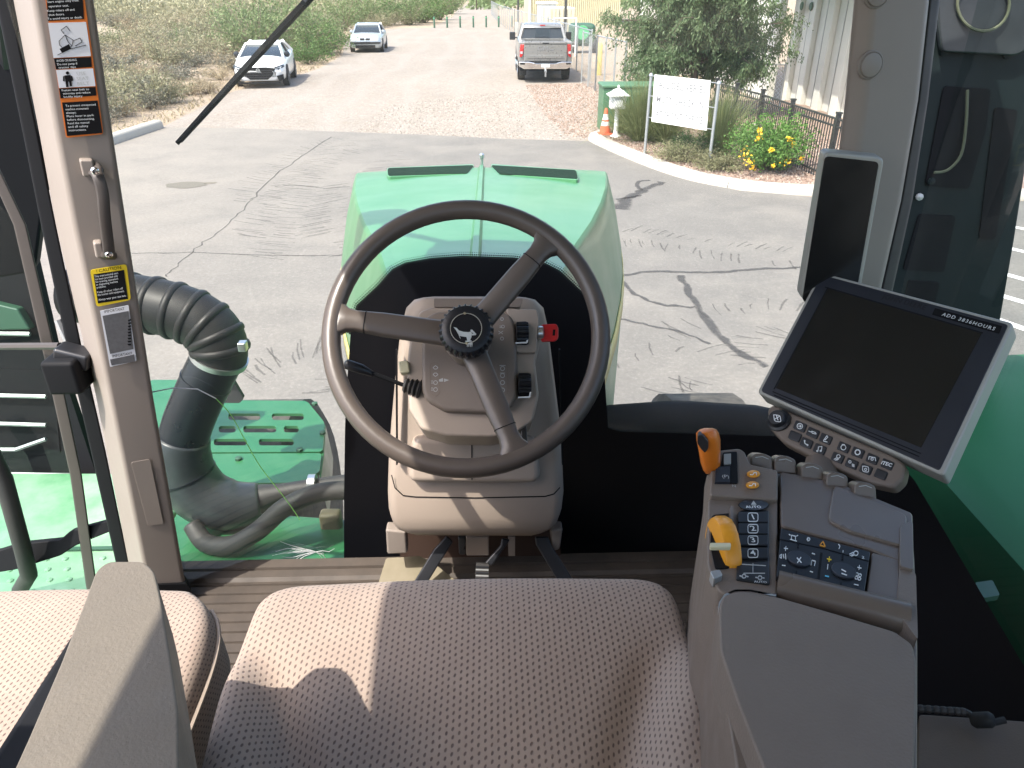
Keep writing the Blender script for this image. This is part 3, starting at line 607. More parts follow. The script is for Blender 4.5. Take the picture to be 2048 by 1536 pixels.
def car(name, lab, loc, rz, L, W, H, pt, rim, st, gh, rw, wy, details):
    root = empty(name, loc=(*loc, 0), rz=rz); tag(root, lab, 'car', 'cars parked on the gravel road')
    rings = []
    for (y, hw, zb, zt, cr) in st:
        h = [(hw*.84, zb), (hw*.965, zb+.09), (hw, zb+.28), (hw*.985, zt-.18), (hw*.94, zt-.06), (hw*.84, zt), (hw*.42, zt+cr*.8)]
        rings.append([(x, y, z) for x, z in h]+[(0, y, zt+cr)]+[(-x, y, z) for x, z in h[::-1]])
    MB().loft(rings).build('body', pt, root, smooth=50)
    # greenhouse: dark glass core, painted roof and pillars
    (yb0, yb1, wb, zb0, zb1, yr0, yr1, wr) = gh; zr = H
    B = [(-wb, yb0, zb0-.05), (wb, yb0, zb0-.05), (wb, yb1, zb1-.05), (-wb, yb1, zb1-.05)]; R = [(-wr, yr0, zr-.05), (wr, yr0, zr-.05), (wr, yr1, zr-.06), (-wr, yr1, zr-.06)]
    MB().loft([B, R]).build('window_glass', M['carglass'], root, smooth=0, bevel=.03)
    rr = []
    for y, s, dz in ((yr0-.06, .94, -.055), (yr0+.02, 1.0, -.012), ((yr0+yr1)/2, 1.0, .005), (yr1-.05, 1.0, -.02), (yr1+.07, .95, -.075)):
        rr.append([(x*(wr+.03)*s, y, zr+dz+d) for x, d in ((-1, -.05), (-.96, -.01), (-.8, .012), (0, .022), (.8, .012), (.96, -.01), (1, -.05))]+[(x*(wr+.0)*s, y, zr+dz-.06) for x in (.9, 0, -.9)])
    MB().loft(rr).build('roof', pt, root, smooth=60)
    for s in (-1, 1):
        for b_, t_, w0 in (((wb, yb1), (wr, yr1), .045), ((wb, yb0), (wr, yr0), .085), ((wb+.004, (yb0+yb1)/2-.1), (wr+.004, (yr0+yr1)/2-.1), .035)):
            zz = zb1 if b_[1] > 0 else zb0
            MB().tube([(s*b_[0], b_[1], zz-.06), (s*t_[0], t_[1], zr-.05)], w0, 6).build('pillar', pt if w0 != .035 else M['black'], root)
        MB().lathe([(0, 0), (.075, .02), (.11, .08), (.09, .15), (0, .17)], (s*(wb+.10), yb1-.35, zb1+.05), (0, -1, 0), 10).build('mirror', details.get('mirror', pt), root)
        for y in wy:
            MB().lathe([(0, 0), (rw*1.14, 0), (rw*1.14, .03), (0, .03)], (s*(W/2-.028) if s > 0 else -W/2-.002, y, rw*1.03), (1, 0, 0), 24).build('wheel_arch', M['blackmat'], root)
            wheel(root, s*(W/2-.10), y, rw, .22, s, rim)
        for yy in (-.15, .85): MB().box((s*(W/2-.004)-.012, yy, zb0-.18), (s*(W/2-.004)+.012, yy+.16, zb0-.15)).build('door_handle', pt, root, bevel=.005)
    details['front'](root); return root
def altima(r):
    # black V grille, swept headlamps, lower intakes
    y = 2.43
    MB().prism([(-.60, y, .66), (-.30, y+.03, .70), (.30, y+.03, .70), (.60, y, .66), (.48, y+.03, .44), (.30, y+.05, .30), (-.30, y+.05, .30), (-.48, y+.03, .44)], (0, -.12, 0)).build('grille', M['blackmat'], r)
    for k in range(4): z = .37+k*.075; MB().box((-.42-.02*k, y+.045, z), (.42+.02*k, y+.055, z+.012)).build('grille_bar', M['darkalloy'], r)
    MB().lathe([(.045, 0), (.07, 0), (.07, .02), (.045, .02)], (0, y+.035, .60), (0, 1, 0), 20, caps=False).build('badge', M['silver'], r); MB().box((-.07, y+.045, .59), (.07, y+.06, .61)).build('badge_bar', M['silver'], r)
    for s in (-1, 1):
        MB().prism([(s*.55, y-.02, .70), (s*.86, y-.42, .76), (s*.88, y-.40, .68), (s*.70, y-.10, .61)], (0, .05, .0)).build('headlamp', M['black'], r); MB().prism([(s*.60, y+.032, .675), (s*.80, y-.22, .715), (s*.80, y-.2, .70), (s*.66, y-.04, .645)], (0, .02, 0)).build('headlamp_lens', M['lampglass'], r)
        MB().prism([(s*.62, y-.01, .42), (s*.84, y-.16, .46), (s*.84, y-.18, .28), (s*.68, y-.02, .25)], (0, .06, 0)).build('side_intake', M['blackmat'], r)
    MB().box((-.72, y-.05, .17), (.72, y+.05, .22)).build('splitter', M['blackmat'], r)
stA = [(-2.42, .70, .42, .80, .02), (-2.33, .82, .32, 1.02, .02), (-1.9, .89, .22, 1.07, .03), (-1.2, .92, .20, 1.05, .02), (0, .925, .20, .99, .02), (.85, .92, .20, .97, .03), (1.3, .915, .20, .93, .06), (1.9, .89, .22, .83, .06), (2.25, .82, .25, .735, .05), (2.40, .72, .25, .66, .03), (2.45, .60, .28, .56, .01)]
car('parked_sedan', 'white sedan with a black grille parked against the scrub', (-8.45, 31.0), rad(188), 4.9, 1.85, 1.40, M['white_car'], M['darkalloy'], stA, (-1.95, 1.25, .80, 1.05, .97, -1.05, .25, .60), .335, (-1.42, 1.43), dict(front=altima, mirror=M['black']))
def bmw(r):
    y = 2.50
    for s in (-1, 1):
        MB().box((s*.15-.125, y-.06, .60), (s*.15+.125, y+.015, .76)).build('kidney_grille', M['black'], r, bevel=.02); MB().box((s*.15-.135, y-.07, .59), (s*.15+.135, y+.006, .77)).build('grille_surround', M['chrome'], r, bevel=.02)
        MB().prism([(s*.34, y+.0, .755), (s*.86, y-.14, .765), (s*.86, y-.14, .63), (s*.34, y+.0, .62)], (0, -.12, 0)).build('headlamp', M['lampglass'], r)
        for q in (.46, .66): MB().lathe([(0, .0), (.06, .0), (.065, -.02)], (s*q, y-.018-(q-.34)*.2, .69), (0, 1, 0), 14).build('lamp_ring', M['silver'], r)
    MB().box((-.85, y-.12, .47), (.85, y+.05, .56)).build('bumper_strip', M['black'], r, bevel=.02); MB().box((-.55, y-.1, .26), (.55, y+.03, .40)).build('lower_intake', M['blackmat'], r)
    MB().box((-.26, y+.05, .45), (.26, y+.06, .57)).build('number_plate', M['black'], r)
stB = [(-2.5, .78, .38, .86, .02), (-2.42, .87, .28, .98, .02), (-1.9, .91, .22, 1.02, .03), (-1.0, .93, .20, 1.0, .02), (0, .93, .20, .96, .02), (.9, .93, .20, .95, .03), (1.4, .92, .20, .94, .05), (2.0, .90, .22, .87, .05), (2.35, .87, .24, .80, .04), (2.47, .82, .26, .74, .02), (2.52, .76, .30, .62, .01)]
car('parked_sedan', 'pale silver saloon with round twin headlamps, far up the road', (-6.95, 48.2), rad(183), 5.0, 1.86, 1.42, M['blue_car'], M['alloy'], stB, (-1.75, 1.1, .80, 1.0, .95, -.95, .30, .64), .33, (-1.45, 1.48), dict(front=bmw))
# ---- pickup truck, seen from behind
tk = empty('pickup_truck', loc=(2.22, 33.05, 0), rz=rad(-.8)); tag(tk, 'silver grey pickup truck seen from behind, parked beside the fence', 'pickup truck')
W2 = 1.0
MB().box((-W2, -2.90, .72), (-.72, -.65, 1.42)).build('bed_side', M['truck'], tk, bevel=.04, seg=3); MB().box((.72, -2.90, .72), (W2, -.65, 1.42)).build('bed_side', M['truck'], tk, bevel=.04, seg=3)
MB().box((-.715, -2.85, .72), (.715, -.65, .86)).build('bed_floor', M['blackmat'], tk)
tg = MB().box((-.80, -2.965, .76), (.80, -2.87, 1.43)).build('tailgate', M['truck'], tk, bevel=.025, seg=3)
MB().box((-.80, -2.975, 1.34), (.80, -2.968, 1.36)).build('tailgate_crease', M['black'], tg); MB().box((-.66, -2.985, .86), (.66, -2.966, .98)).build('tailgate_step', M['truck'], tg, bevel=.015)
MB().box((-.12, -2.985, 1.36), (.12, -2.966, 1.40)).build('tailgate_handle', M['black'], tg, bevel=.006)
textmesh('GMC', .21, M['alloy'], 'badge_lettering', tk, Matrix.Translation((0, -2.972, 1.20)) @ Matrix.Rotation(rad(90), 4, 'X') @ Matrix.Diagonal((1.35, 1, 1, 1)), ext=.004)
for s in (-1, 1):
    tl = MB().prism([(s*.80, -2.95, 1.34), (s*.985, -2.88, 1.34), (s*.99, -2.88, .90), (s*.90, -2.95, .90), (s*.84, -2.95, .98)], (0, .12, 0)).build('tail_lamp', M['redlamp'], tk, bevel=.015); MB().box((s*.90-.045, -2.955, 1.02), (s*.90+.045, -2.945, 1.10)).build('reverse_lens', M['lampglass'], tl)
bp = MB().prism([(-1.0, -3.06, .60), (-1.0, -3.06, .745), (-.62, -3.10, .755), (-.34, -3.10, .70), (.34, -3.10, .70), (.62, -3.10, .755), (1.0, -3.06, .745), (1.0, -3.06, .60), (.80, -3.08, .50), (-.80, -3.08, .50)], (0, .2, 0)).build('bumper', M['chrome'], tk, bevel=.025, seg=3)
MB().box((-.42, -3.115, .70), (.42, -2.95, .757)).build('bumper_pad', M['black'], bp, bevel=.01); MB().box((-.16, -3.118, .565), (.16, -3.104, .685)).build('number_plate', M['plate'], bp)
for s in (-1, 1): MB().box((s*.86-.09, -3.10, .66), (s*.86+.09, -3.062, .71)).build('bumper_step', M['blackmat'], bp, bevel=.01)
h = MB(); h.box((-.04, -3.25, .40), (.04, -2.9, .47)).box((-.03, -3.24, .24), (.03, -3.18, .40)); h.build('hitch', M['silver'], tk, bevel=.006); MB().lathe([(.0, .06), (.03, .045), (.035, .02), (.02, 0)], (0, -3.21, .47), seg=10).build('hitch_ball', M['chrome'], tk)
MB().box((-.95, -2.7, .42), (.95, 2.7, .74)).build('chassis', M['blackmat'], tk)
cab = [(.985, -.62, .55), (.99, .2, .5), (.99, 1.35, .5), (.97, 1.5, .55)]
rings = []
for y, zt in ((-.64, 1.40), (-.55, 1.44), (1.35, 1.42), (1.9, 1.36), (2.75, 1.26), (2.9, 1.1)):
    rings.append([(x, y, z) for x, z in ((-.92, .55), (-.995, .7), (-1.0, 1.1), (-.985, zt-.06), (-.93, zt), (.93, zt), (.985, zt-.06), (1.0, 1.1), (.995, .7), (.92, .55))])
MB().loft(rings).build('cab_body', M['truck'], tk, smooth=45)
MB().loft([[(-.90, -.60, 1.40), (.90, -.60, 1.40), (.90, 1.75, 1.36), (-.90, 1.75, 1.36)], [(-.74, -.42, 1.90), (.74, -.42, 1.90), (.74, .95, 1.90), (-.74, .95, 1.90)]]).build('window_glass', M['carglass'], tk, smooth=0, bevel=.02)
rr = []
for y, s, z in ((-.52, .96, 1.86), (-.42, 1, 1.915), (.3, 1, 1.945), (.9, 1, 1.93), (1.05, .96, 1.87)): rr.append([(x*.79*s, y, z+d) for x, d in ((-1, -.06), (-.95, -.01), (-.75, .01), (0, .015), (.75, .01), (.95, -.01), (1, -.06), (.8, -.07), (-.8, -.07))])
MB().loft(rr).build('roof', M['truck'], tk, smooth=60)
MB().box((-.10, -.545, 1.865), (.10, -.50, 1.90)).build('brake_light', M['redlamp'], tk)
MB().loft([[(-.30, -.612, 1.47), (.30, -.612, 1.47), (.30, -.60, 1.48), (-.30, -.60, 1.48)], [(-.27, -.49, 1.82), (.27, -.49, 1.82), (.27, -.48, 1.82), (-.27, -.48, 1.82)]]).build('sliding_pane', M['glass_teal'], tk, smooth=0)
for s in (-1, 1):
    for a, b, w0 in (((.90, -.60, 1.40), (.75, -.43, 1.9), .065), ((.91, .35, 1.38), (.765, .3, 1.9), .04), ((.90, 1.72, 1.36), (.75, .97, 1.9), .05)): MB().tube([(s*a[0], *a[1:]), (s*b[0], *b[1:])], w0, 6).build('pillar', M['truck'], tk)
    MB().box((s*1.17-.12, .98, 1.28), (s*1.17+.12, 1.08, 1.58)).build('tow_mirror', M['black'], tk, bevel=.03, seg=3); MB().tube([(s*.97, 1.1, 1.36), (s*1.12, 1.05, 1.36)], .025, 6).build('mirror_arm', M['black'], tk)
    MB().tube([(s*1.0, -.5, .45), (s*1.0, 1.7, .45)], .05, 8).build('side_step', M['chrome'], tk)
    for y in (-1.62, 2.1):
        MB().lathe([(0, 0), (.48, 0), (.48, .03), (0, .03)], (s*.985-.015, y, .52), (1, 0, 0), 24).build('wheel_arch', M['blackmat'], tk); wheel(tk, s*.87, y, .42, .28, s, M['alloy'])
    MB().box((s*.82-.14, -2.12, .20), (s*.82+.14, -2.09, .58)).build('mud_flap', M['rubber'], tk)
# ================================================================== vegetation
def leaf_quads(P, D, lx, ly, rng, flat=.5):
    """quads centred on P, long axis along D (with scatter)"""
    n = len(P); D = D/np.linalg.norm(D, axis=1)[:, None]; up = rng.normal(size=(n, 3)); up[:, 2] += flat
    S = np.cross(D, up); S /= np.linalg.norm(S, axis=1)[:, None]+1e-9
    a = (lx*rng.uniform(.6, 1.3, n))[:, None]; b = (ly*rng.uniform(.6, 1.3, n))[:, None]
    return np.stack([P-D*a*.5, P+S*b*.5-D*a*.05, P+D*a*.5, P-S*b*.5-D*a*.05], 1)
def bush_points(rng, nst, nleaf, R, H, lean=.9, base=.25):
    """stems fanning from the base; leaves along their outer part"""
    stems = []; P = []; D = []
    for k in range(nst):
        a = rng.uniform(0, 6.283); t = rng.uniform(.05, 1)**.6*lean; d = np.array([math.cos(a)*math.sin(t), math.sin(a)*math.sin(t), math.cos(t)])
        L = rng.uniform(.65, 1.1); p0 = np.array([math.cos(a)*base*.3*R*rng.random(), math.sin(a)*base*.3*R*rng.random(), 0]); tip = p0+d*np.array([R*1.25, R*1.25, H])*L; tip[2] = max(tip[2], .1*H)
        mid = p0*.5+tip*.5+np.array([0, 0, .12*H]); stems.append([p0, mid, tip])
        f = rng.uniform(.28, 1.03, nleaf)[:, None]; q = (1-f)**2*p0+2*f*(1-f)*mid+f*f*tip
        P.append(q+rng.normal(size=(nleaf, 3))*np.array([R, R, H])*.075); D.append((tip-mid)[None]*.6+rng.normal(size=(nleaf, 3))*np.linalg.norm(tip)*.5)
    return stems, np.concatenate(P), np.concatenate(D)
def stemmesh(name, stems, r, mat):
    mb = MB()
    for s in stems: mb.tube(s, [r, r*.7, r*.25], 4, caps=False)
    me = bpy.data.meshes.new(name); me.from_pydata(mb.V, [], mb.F); me.materials.append(mat); return me
M['stem'] = simple('dry_stem', (.20, .155, .11), .9, var=.25); M['bark'] = simple('bark', (.13, .10, .075), .9, var=.3, bump=.6, bscale=60)
LM = dict(creo=leafmat('creosote_leaf', (.20, .195, .105), (.29, .275, .16), (.40, .365, .23)), palo=leafmat('palo_verde_leaf', (.11, .17, .06), (.175, .235, .095), (.26, .31, .14)),
          dry=leafmat('dry_brush', (.28, .225, .135), (.38, .31, .195), (.47, .395, .26), .2), grey=leafmat('grey_brush', (.12, .12, .088), (.185, .18, .135), (.26, .25, .195), .2), deep=leafmat('dense_green_leaf', (.06, .12, .03), (.10, .18, .05), (.16, .25, .07)))
BUSH = {}
for kind, nst, nl, lx, ly, H in (('creo', 46, 46, .10, .03, 1.0), ('palo', 60, 60, .085, .028, 1.15), ('dry', 60, 26, .13, .018, .75), ('grey', 50, 36, .09, .03, .7), ('deep', 60, 50, .085, .034, 1.0)):
    for v in range(3):
        rng = np.random.default_rng(hash((kind, v)) % 1000 if False else {'creo': 10, 'palo': 20, 'dry': 30, 'grey': 40, 'deep': 50}[kind]+v)
        st, P, D = bush_points(rng, nst, nl, 1.0, H, 1.25 if kind != 'dry' else 1.1)
        P[:, 2] = np.maximum(P[:, 2], .03)
        BUSH[kind, v] = (quadmesh('foliage', leaf_quads(P, D, lx, ly, rng), LM[kind]), stemmesh('stems', st[:: 2], .012, M['stem']))
BL = dict(creo='yellow green creosote bush among the roadside desert scrub', palo='bright green palo verde bush in the roadside desert scrub', dry='straw coloured dry brush clump in the roadside desert scrub', grey='grey green brittle bush in the roadside desert scrub', deep='dense green mesquite bush in the roadside desert scrub')
rng = np.random.default_rng(7)
edge = [(-9.2, 12)]+rl
def edge_x(y): return float(np.interp(y, [p[1] for p in edge], [p[0] for p in edge]))
BD = dict(creo='yellow green creosote bush', palo='bright green palo verde bush', dry='straw coloured dry brush', grey='grey green brittle bush', deep='dense green mesquite bush')
BN = dict(creo='creosote_bush', palo='palo_verde_bush', dry='dry_brush', grey='brittle_bush', deep='mesquite_bush')
def bush(kind, x, y, r, h, rng, label=None, parts=True):
    v = int(rng.integers(3)); e = empty(BN[kind], loc=(x, y, 0), rz=rng.uniform(0, 6.28)); h *= 1.35; e.scale = (r, r*rng.uniform(.85, 1.15), h)
    for me, nm in zip(BUSH[kind, v], ('foliage', 'stems')): link(bpy.data.objects.new(nm, me), e)
    zone = 'at the verge kerb' if y < 23 else 'in front of the white sedan' if y < 29.5 else 'around the white sedan' if y < 36 else 'between the two sedans' if y < 45 else 'beside the silver saloon' if y < 55 else 'beyond the silver saloon' if y < 74 else 'past the bollard row' if y < 100 else 'far out on the plain'
    far = '' if x > edge_x(y)-4 else ' set back' if x > edge_x(y)-14 else ' deep in the scrub'
    size = 'Small' if r*h < .6 else 'Big' if r*h > 2.2 else 'Middling'
    return tag(e, label or f'{size} {BD[kind]}{far} {zone}', 'bush', 'desert scrub: '+BN[kind].replace('_', ' '))
# placed by eye from the photograph (px of base centre, kind, radius, height)
for x, y, k, r, h in [(520, 118, 'palo', 2.2, 2.0), (585, 108, 'palo', 2.4, 1.9), (640, 112, 'deep', 1.5, 1.35), (618, 128, 'deep', 1.1, .9), (455, 112, 'creo', 1.9, 1.5), (395, 128, 'creo', 1.7, 1.2), (330, 138, 'creo', 1.4, 1.1), (270, 205, 'grey', 1.0, .8), (300, 218, 'grey', .8, .65), (245, 190, 'creo', 1.0, .8), (380, 190, 'dry', .9, .55), (415, 188, 'dry', .8, .5), (345, 205, 'creo', .7, .5), (440, 160, 'dry', .9, .55), (250, 232, 'dry', .6, .5),
                      (300, 160, 'dry', 1.1, .7), (360, 160, 'grey', 1.1, .7), (250, 150, 'grey', 1.2, .9), (290, 105, 'creo', 1.8, 1.4), (220, 128, 'dry', 1.2, .8), (560, 88, 'palo', 2.4, 2.0), (650, 80, 'creo', 1.7, 1.4), (420, 92, 'creo', 2.0, 1.5), (345, 95, 'grey', 1.6, 1.1), (480, 85, 'palo', 2.2, 1.7), (660, 98, 'deep', 1.3, 1.1),
                      (690, 62, 'palo', 2.4, 1.9), (730, 54, 'palo', 2.4, 1.9), (775, 50, 'deep', 2.3, 2.0), (820, 50, 'palo', 2.4, 2.1), (850, 46, 'deep', 2.6, 2.3), (880, 40, 'palo', 2.6, 2.4), (790, 40, 'creo', 3, 2), (720, 44, 'creo', 2.8, 1.8), (900, 28, 'palo', 3.0, 2.2), (980, 14, 'palo', 3, 2.0), (1000, 10, 'deep', 3, 2.2), (630, 92, 'palo', 2.0, 1.6)]:
    gx, gy = G(x, y); bush(k, gx, gy, r, h, rng)
cnt = 0; kinds = ['creo', 'creo', 'dry', 'grey', 'palo', 'grey', 'dry']
while cnt < 190:
    y = 15+rng.random()**1.6*130; x = edge_x(y)-.9-rng.random()**1.1*(10+y*.55)
    if x > edge_x(y)-1.2: continue
    # must fall inside the view's left part
    v = np.array([x, y, 0])-CAM; z = v @ FW; px = 1024+FPX*(v @ RT)/z
    if px < 60 or px > 900: continue
    if abs(x+8.45) < 2.4 and abs(y-31) < 3.6: continue
    k = kinds[int(rng.integers(7))]; s = rng.uniform(.55, 1.25)*(1 if y < 40 else 1.45); bush(k, x, y, s, s*rng.uniform(.55, .9), rng); cnt += 1
# far scrub: a mass nobody could count
n = 60000; yy = 95+rng.random(n)**1.3*330; xx = -8-rng.random(n)**.9*(yy*.62)+(yy-95)*.02; cl = rng.normal(size=(n, 2))
P = np.stack([xx, yy, np.abs(rng.normal(size=n))*1.1], 1); D = rng.normal(size=(n, 3)); D[:, 2] += .5
o = bpy.data.objects.new('far_scrub', quadmesh('far_scrub', leaf_quads(P, D, .55, .26, rng), LM['creo'])); link(o); tag(o, 'hazy far desert scrub filling the plain', kind='stuff')
n = 9000; yy = 150+rng.random(n)*300; xx = 2+rng.random(n)*(yy*.25); P = np.stack([xx-6, yy, np.abs(rng.normal(size=n))*1.1], 1); D = rng.normal(size=(n, 3))
o = bpy.data.objects.new('far_scrub', quadmesh('far_scrub', leaf_quads(P, D, 1.0, .6, rng), LM['palo'])); link(o); tag(o, kind='stuff')
# low weeds and litter along the road edge
n = 5000; yy = 14+rng.random(n)*60; xx = np.array([edge_x(v) for v in yy])-rng.random(n)**2*5-.1; P = np.stack([xx, yy, rng.random(n)*.12+.02], 1); D = rng.normal(size=(n, 3)); D[:, 2] = np.abs(D[:, 2])+.6
o = bpy.data.objects.new('dry_weeds', quadmesh('dry_weeds', leaf_quads(P, D, .2, .03, rng), LM['dry'])); link(o); tag(o, kind='stuff')
# two far white houses glimpsed over the scrub
for px, yv, wv, lab in ((290, 230, 9, 'far white house over the scrub near the grab handle pillar'), (700, 260, 12, 'far white house on the plain above the silver saloon')):
    a = aty(px, 2, yv); e = empty('far_house', loc=(a[0], yv, 0)); tag(e, lab, 'house'); MB().box((-wv/2, 0, 0), (wv/2, 6, 2.5)).build('wall', M['white_wall'], e); MB().prism([(-wv/2-.3, -.3, 2.502), (wv/2+.3, -.3, 2.502), (wv/2+.3, 3, 3.5), (-wv/2-.3, 3, 3.5)], (0, 0, .12)).build('roof', M['shed_white'], e); MB().box((-.6, -.05, 0), (.4, -.004, 2)).build('door', M['rust'], e)
# ---- tree by the sign: many drooping leafy sprays on spreading limbs
def tree(loc, H, R, crown0, nlimb, ntw, nleaf, seed, lab):
    rng = np.random.default_rng(seed); e = empty('shade_tree', loc=loc); tag(e, lab, 'tree')
    mb = MB(); mb.tube([(0, 0, 0), (.05, .03, crown0*.6), (.0, .1, crown0*1.15)], [.13, .10, .08], 8); Ps = []; Ds = []; tw = MB()
    for k in range(nlimb):
        a = k*2.4+rng.uniform(-.3, .3); el = rng.uniform(-.32, 1.0); L = R*rng.uniform(.55, 1.0)*(1-.25*max(0, el)); h = (H-crown0)
        tip = np.array([math.cos(a)*math.cos(el)*L, math.sin(a)*math.cos(el)*L, crown0*1.15+math.sin(el)*h*.95*rng.uniform(.7, 1.05)]); p0 = np.array([0, .1, crown0*rng.uniform(.85, 1.15)]); mid = p0*.45+tip*.55+np.array([0, 0, .35])
        tw.tube([p0, mid, tip], [.05, .03, .012], 5, caps=False)
        for j in range(ntw):
            f = rng.uniform(.3, 1.05); b = (1-f)**2*p0+2*f*(1-f)*mid+f*f*tip; d = rng.normal(size=3)*np.array([1, 1, .6]); d /= np.linalg.norm(d); l = rng.uniform(.35, .85)
            q1 = b+d*l*.5+np.array([0, 0, .08]); q2 = b+d*l*.9-np.array([0, 0, rng.uniform(.1, .45)])
            if rng.random() < .3: tw.tube([b, q1, q2], [.008, .005, .003], 3, caps=False)
            ff = rng.uniform(.1, 1.05, nleaf)[:, None]; pt = (1-ff)**2*b+2*ff*(1-ff)*q1+ff*ff*q2+rng.normal(size=(nleaf, 3))*.06; Ps.append(pt); Ds.append((q2-q1)[None]+rng.normal(size=(nleaf, 3))*.28-np.array([0, 0, .12]))
    mb.build('trunk', M['bark'], e, smooth=60); tw.build('limbs', M['bark'], e, smooth=60)
    P = np.concatenate(Ps); D = np.concatenate(Ds); link(bpy.data.objects.new('crown', quadmesh('crown', leaf_quads(P, D, .105, .034, rng), M['treeleaf'])), e); return e
M['treeleaf'] = leafmat('tree_leaf', (.075, .13, .06), (.14, .205, .095), (.22, .28, .145), .4, .45)
tree((5.55, 21.4, 0), 5.2, 2.45, 1.5, 44, 34, 62, 3, 'broad shade tree with drooping twigs behind the delivery sign')
# ---- ornamental grasses
M['grass'] = leafmat('muhly_blade', (.13, .165, .06), (.20, .235, .095), (.32, .33, .165), .3)
def grass(loc, R, H, n, seed, lab, wd=.011, mat=None):
    rng = np.random.default_rng(seed); V = []
    for k in range(n):
        a = rng.uniform(0, 6.283); t = abs(rng.normal())*.68; L = H*rng.uniform(.65, 1.15); b = np.array([math.cos(a), math.sin(a), 0])*R*.22*rng.random(); dr = np.array([math.cos(a)*math.sin(t), math.sin(a)*math.sin(t), math.cos(t)]); sd = np.array([-math.sin(a+rng.normal()*.8), math.cos(a), 0])*wd*.5
        p = [b, b+dr*L*.45, b+dr*L*.8+np.array([math.cos(a), math.sin(a), -.3])*L*.10*t, b+dr*L+np.array([math.cos(a), math.sin(a), -.9])*L*.22*t]
        for i in range(3): s0, s1 = sd*(1-.3*i), sd*(1-.3*(i+1)); V.append([p[i]-s0, p[i]+s0, p[i+1]+s1, p[i+1]-s1])
    e = empty('ornamental_grass', loc=loc); tag(e, lab, 'grass clump', 'ornamental grass clumps on the island'); link(bpy.data.objects.new('blades', quadmesh('blades', np.array(V), mat or M['grass'])), e); return e
grass((3.42, 17.2, .11), .6, 1.3, 1500, 1, 'arching green grass clump between mailbox and sign')
grass((3.95, 17.0, .11), .6, 1.3, 1300, 2, 'arching grass clump behind the delivery sign board')
grass((4.72, 15.5, .11), .5, 1.3, 1200, 3, 'upright grass clump at the near sign post')
grass((3.15, 18.3, .11), .5, .8, 500, 9, 'small grass clump in front of the utility cabinet')
# ---- low grey green ground shrubs before the sign
M['lowleaf'] = leafmat('lantana_leaf', (.16, .165, .075), (.24, .235, .12), (.33, .31, .18), .25)
def shrub(name, loc, R, H, nst, nl, lx, ly, mat, seed, lab, lean=1.3, cat='shrub'):
    rng = np.random.default_rng(seed); st, P, D = bush_points(rng, nst, nl, R, H, lean); P[:, 2] = np.maximum(P[:, 2], .02); e = empty(name, loc=loc); tag(e, lab, cat)
    link(bpy.data.objects.new('foliage', quadmesh('foliage', leaf_quads(P, D, lx, ly, rng), mat)), e); link(bpy.data.objects.new('stems', stemmesh('stems', st[::2], .006, M['stem'])), e); return e, P, rng
shrub('ground_shrub', (3.82, 14.95, .11), .55, .42, 120, 40, .045, .016, M['lowleaf'], 4, 'low straw green shrub at the foot of the delivery sign')
shrub('ground_shrub', (4.35, 14.15, .11), .55, .36, 120, 40, .045, .016, M['lowleaf'], 5, 'low straw green shrub at the kerb beside the yellow flowers')
shrub('ground_shrub', (4.15, 15.35, .11), .5, .5, 110, 36, .05, .02, LM['deep'], 6, 'low dark green shrub behind the sign posts')
e, P, rg = shrub('flowering_bush', (5.28, 14.1, .11), .80, 1.0, 190, 46, .07, .026, leafmat('esperanza_leaf', (.07, .16, .03), (.11, .23, .045), (.18, .31, .07), .3), 8, 'bright green bush with clusters of yellow flowers beside the iron fence', 1.15, 'bush')
M['petal'] = simple('yellow_petal', (.80, .50, .02), .6, var=.2)
for k, (fx, fy, fs) in enumerate(((1492, 306, 1.2), (1500, 322, 1.0), (1506, 336, .7), (1520, 262, .8), (1518, 275, .6), (1580, 276, .9), (1588, 288, .7), (1577, 324, 1.1), (1542, 300, .5), (1602, 318, .4), (1546, 332, .4))):
    hi = aty(fx, fy, 13.62-.25*(1-abs(fx-1535)/80))-np.array([5.28, 14.1, .11]); q = hi+rg.normal(size=(22, 3))*np.array([.045, .03, .035])*fs; D = rg.normal(size=(22, 3))
    link(bpy.data.objects.new('flower_cluster', quadmesh('flower_cluster', leaf_quads(q, D, .05, .04, rg), M['petal'])), e)
# ================================================================== the tractor: shell
TR = empty('tractor'); tag(TR, 'green farm tractor seen from its driving seat: bonnet, cab, seats and controls', 'tractor')
def part(name, label=None): e = empty(name, TR); tag(e, label); return e
# ---- bonnet
hd = part('bonnet', 'dusty green bonnet with centre crease and two dark vents')
ys = [1.5, 1.8, 2.15, 2.5, 2.85, 3.15, 3.36, 3.44, 3.50, 3.53]; sw = [.19, .25, .34, .418, .485, .532, .560, .562, .55, .53]; dz = [0, 0, 0, 0, 0, 0, .0, .012, .045, .12]
def hood_z(y): return 2.53-(y-1.8)*.094
rings = []
for y, s, d in zip(ys, sw, dz):
    z = hood_z(y)-d; h = [(0, .034), (.007, .034), (.014, .022), (s*.5, .016), (s-.045, .0045), (s-.008, .001), (s, -.006), (s+.004, -.016), (s+.045, -.15), (s+.078, -.30), (s+.092, -.42), (s+.085, -.95)]
    rings.append([(-x, y, z+q) for x, q in h[::-1]]+[(x, y, z+q) for x, q in h[1:]])
MB().loft(rings, closed=False).build('bonnet_shell', M['green'], hd, smooth=28)
HP = Plane((0, 1.8, 2.53+.014), (0, .094, 1))
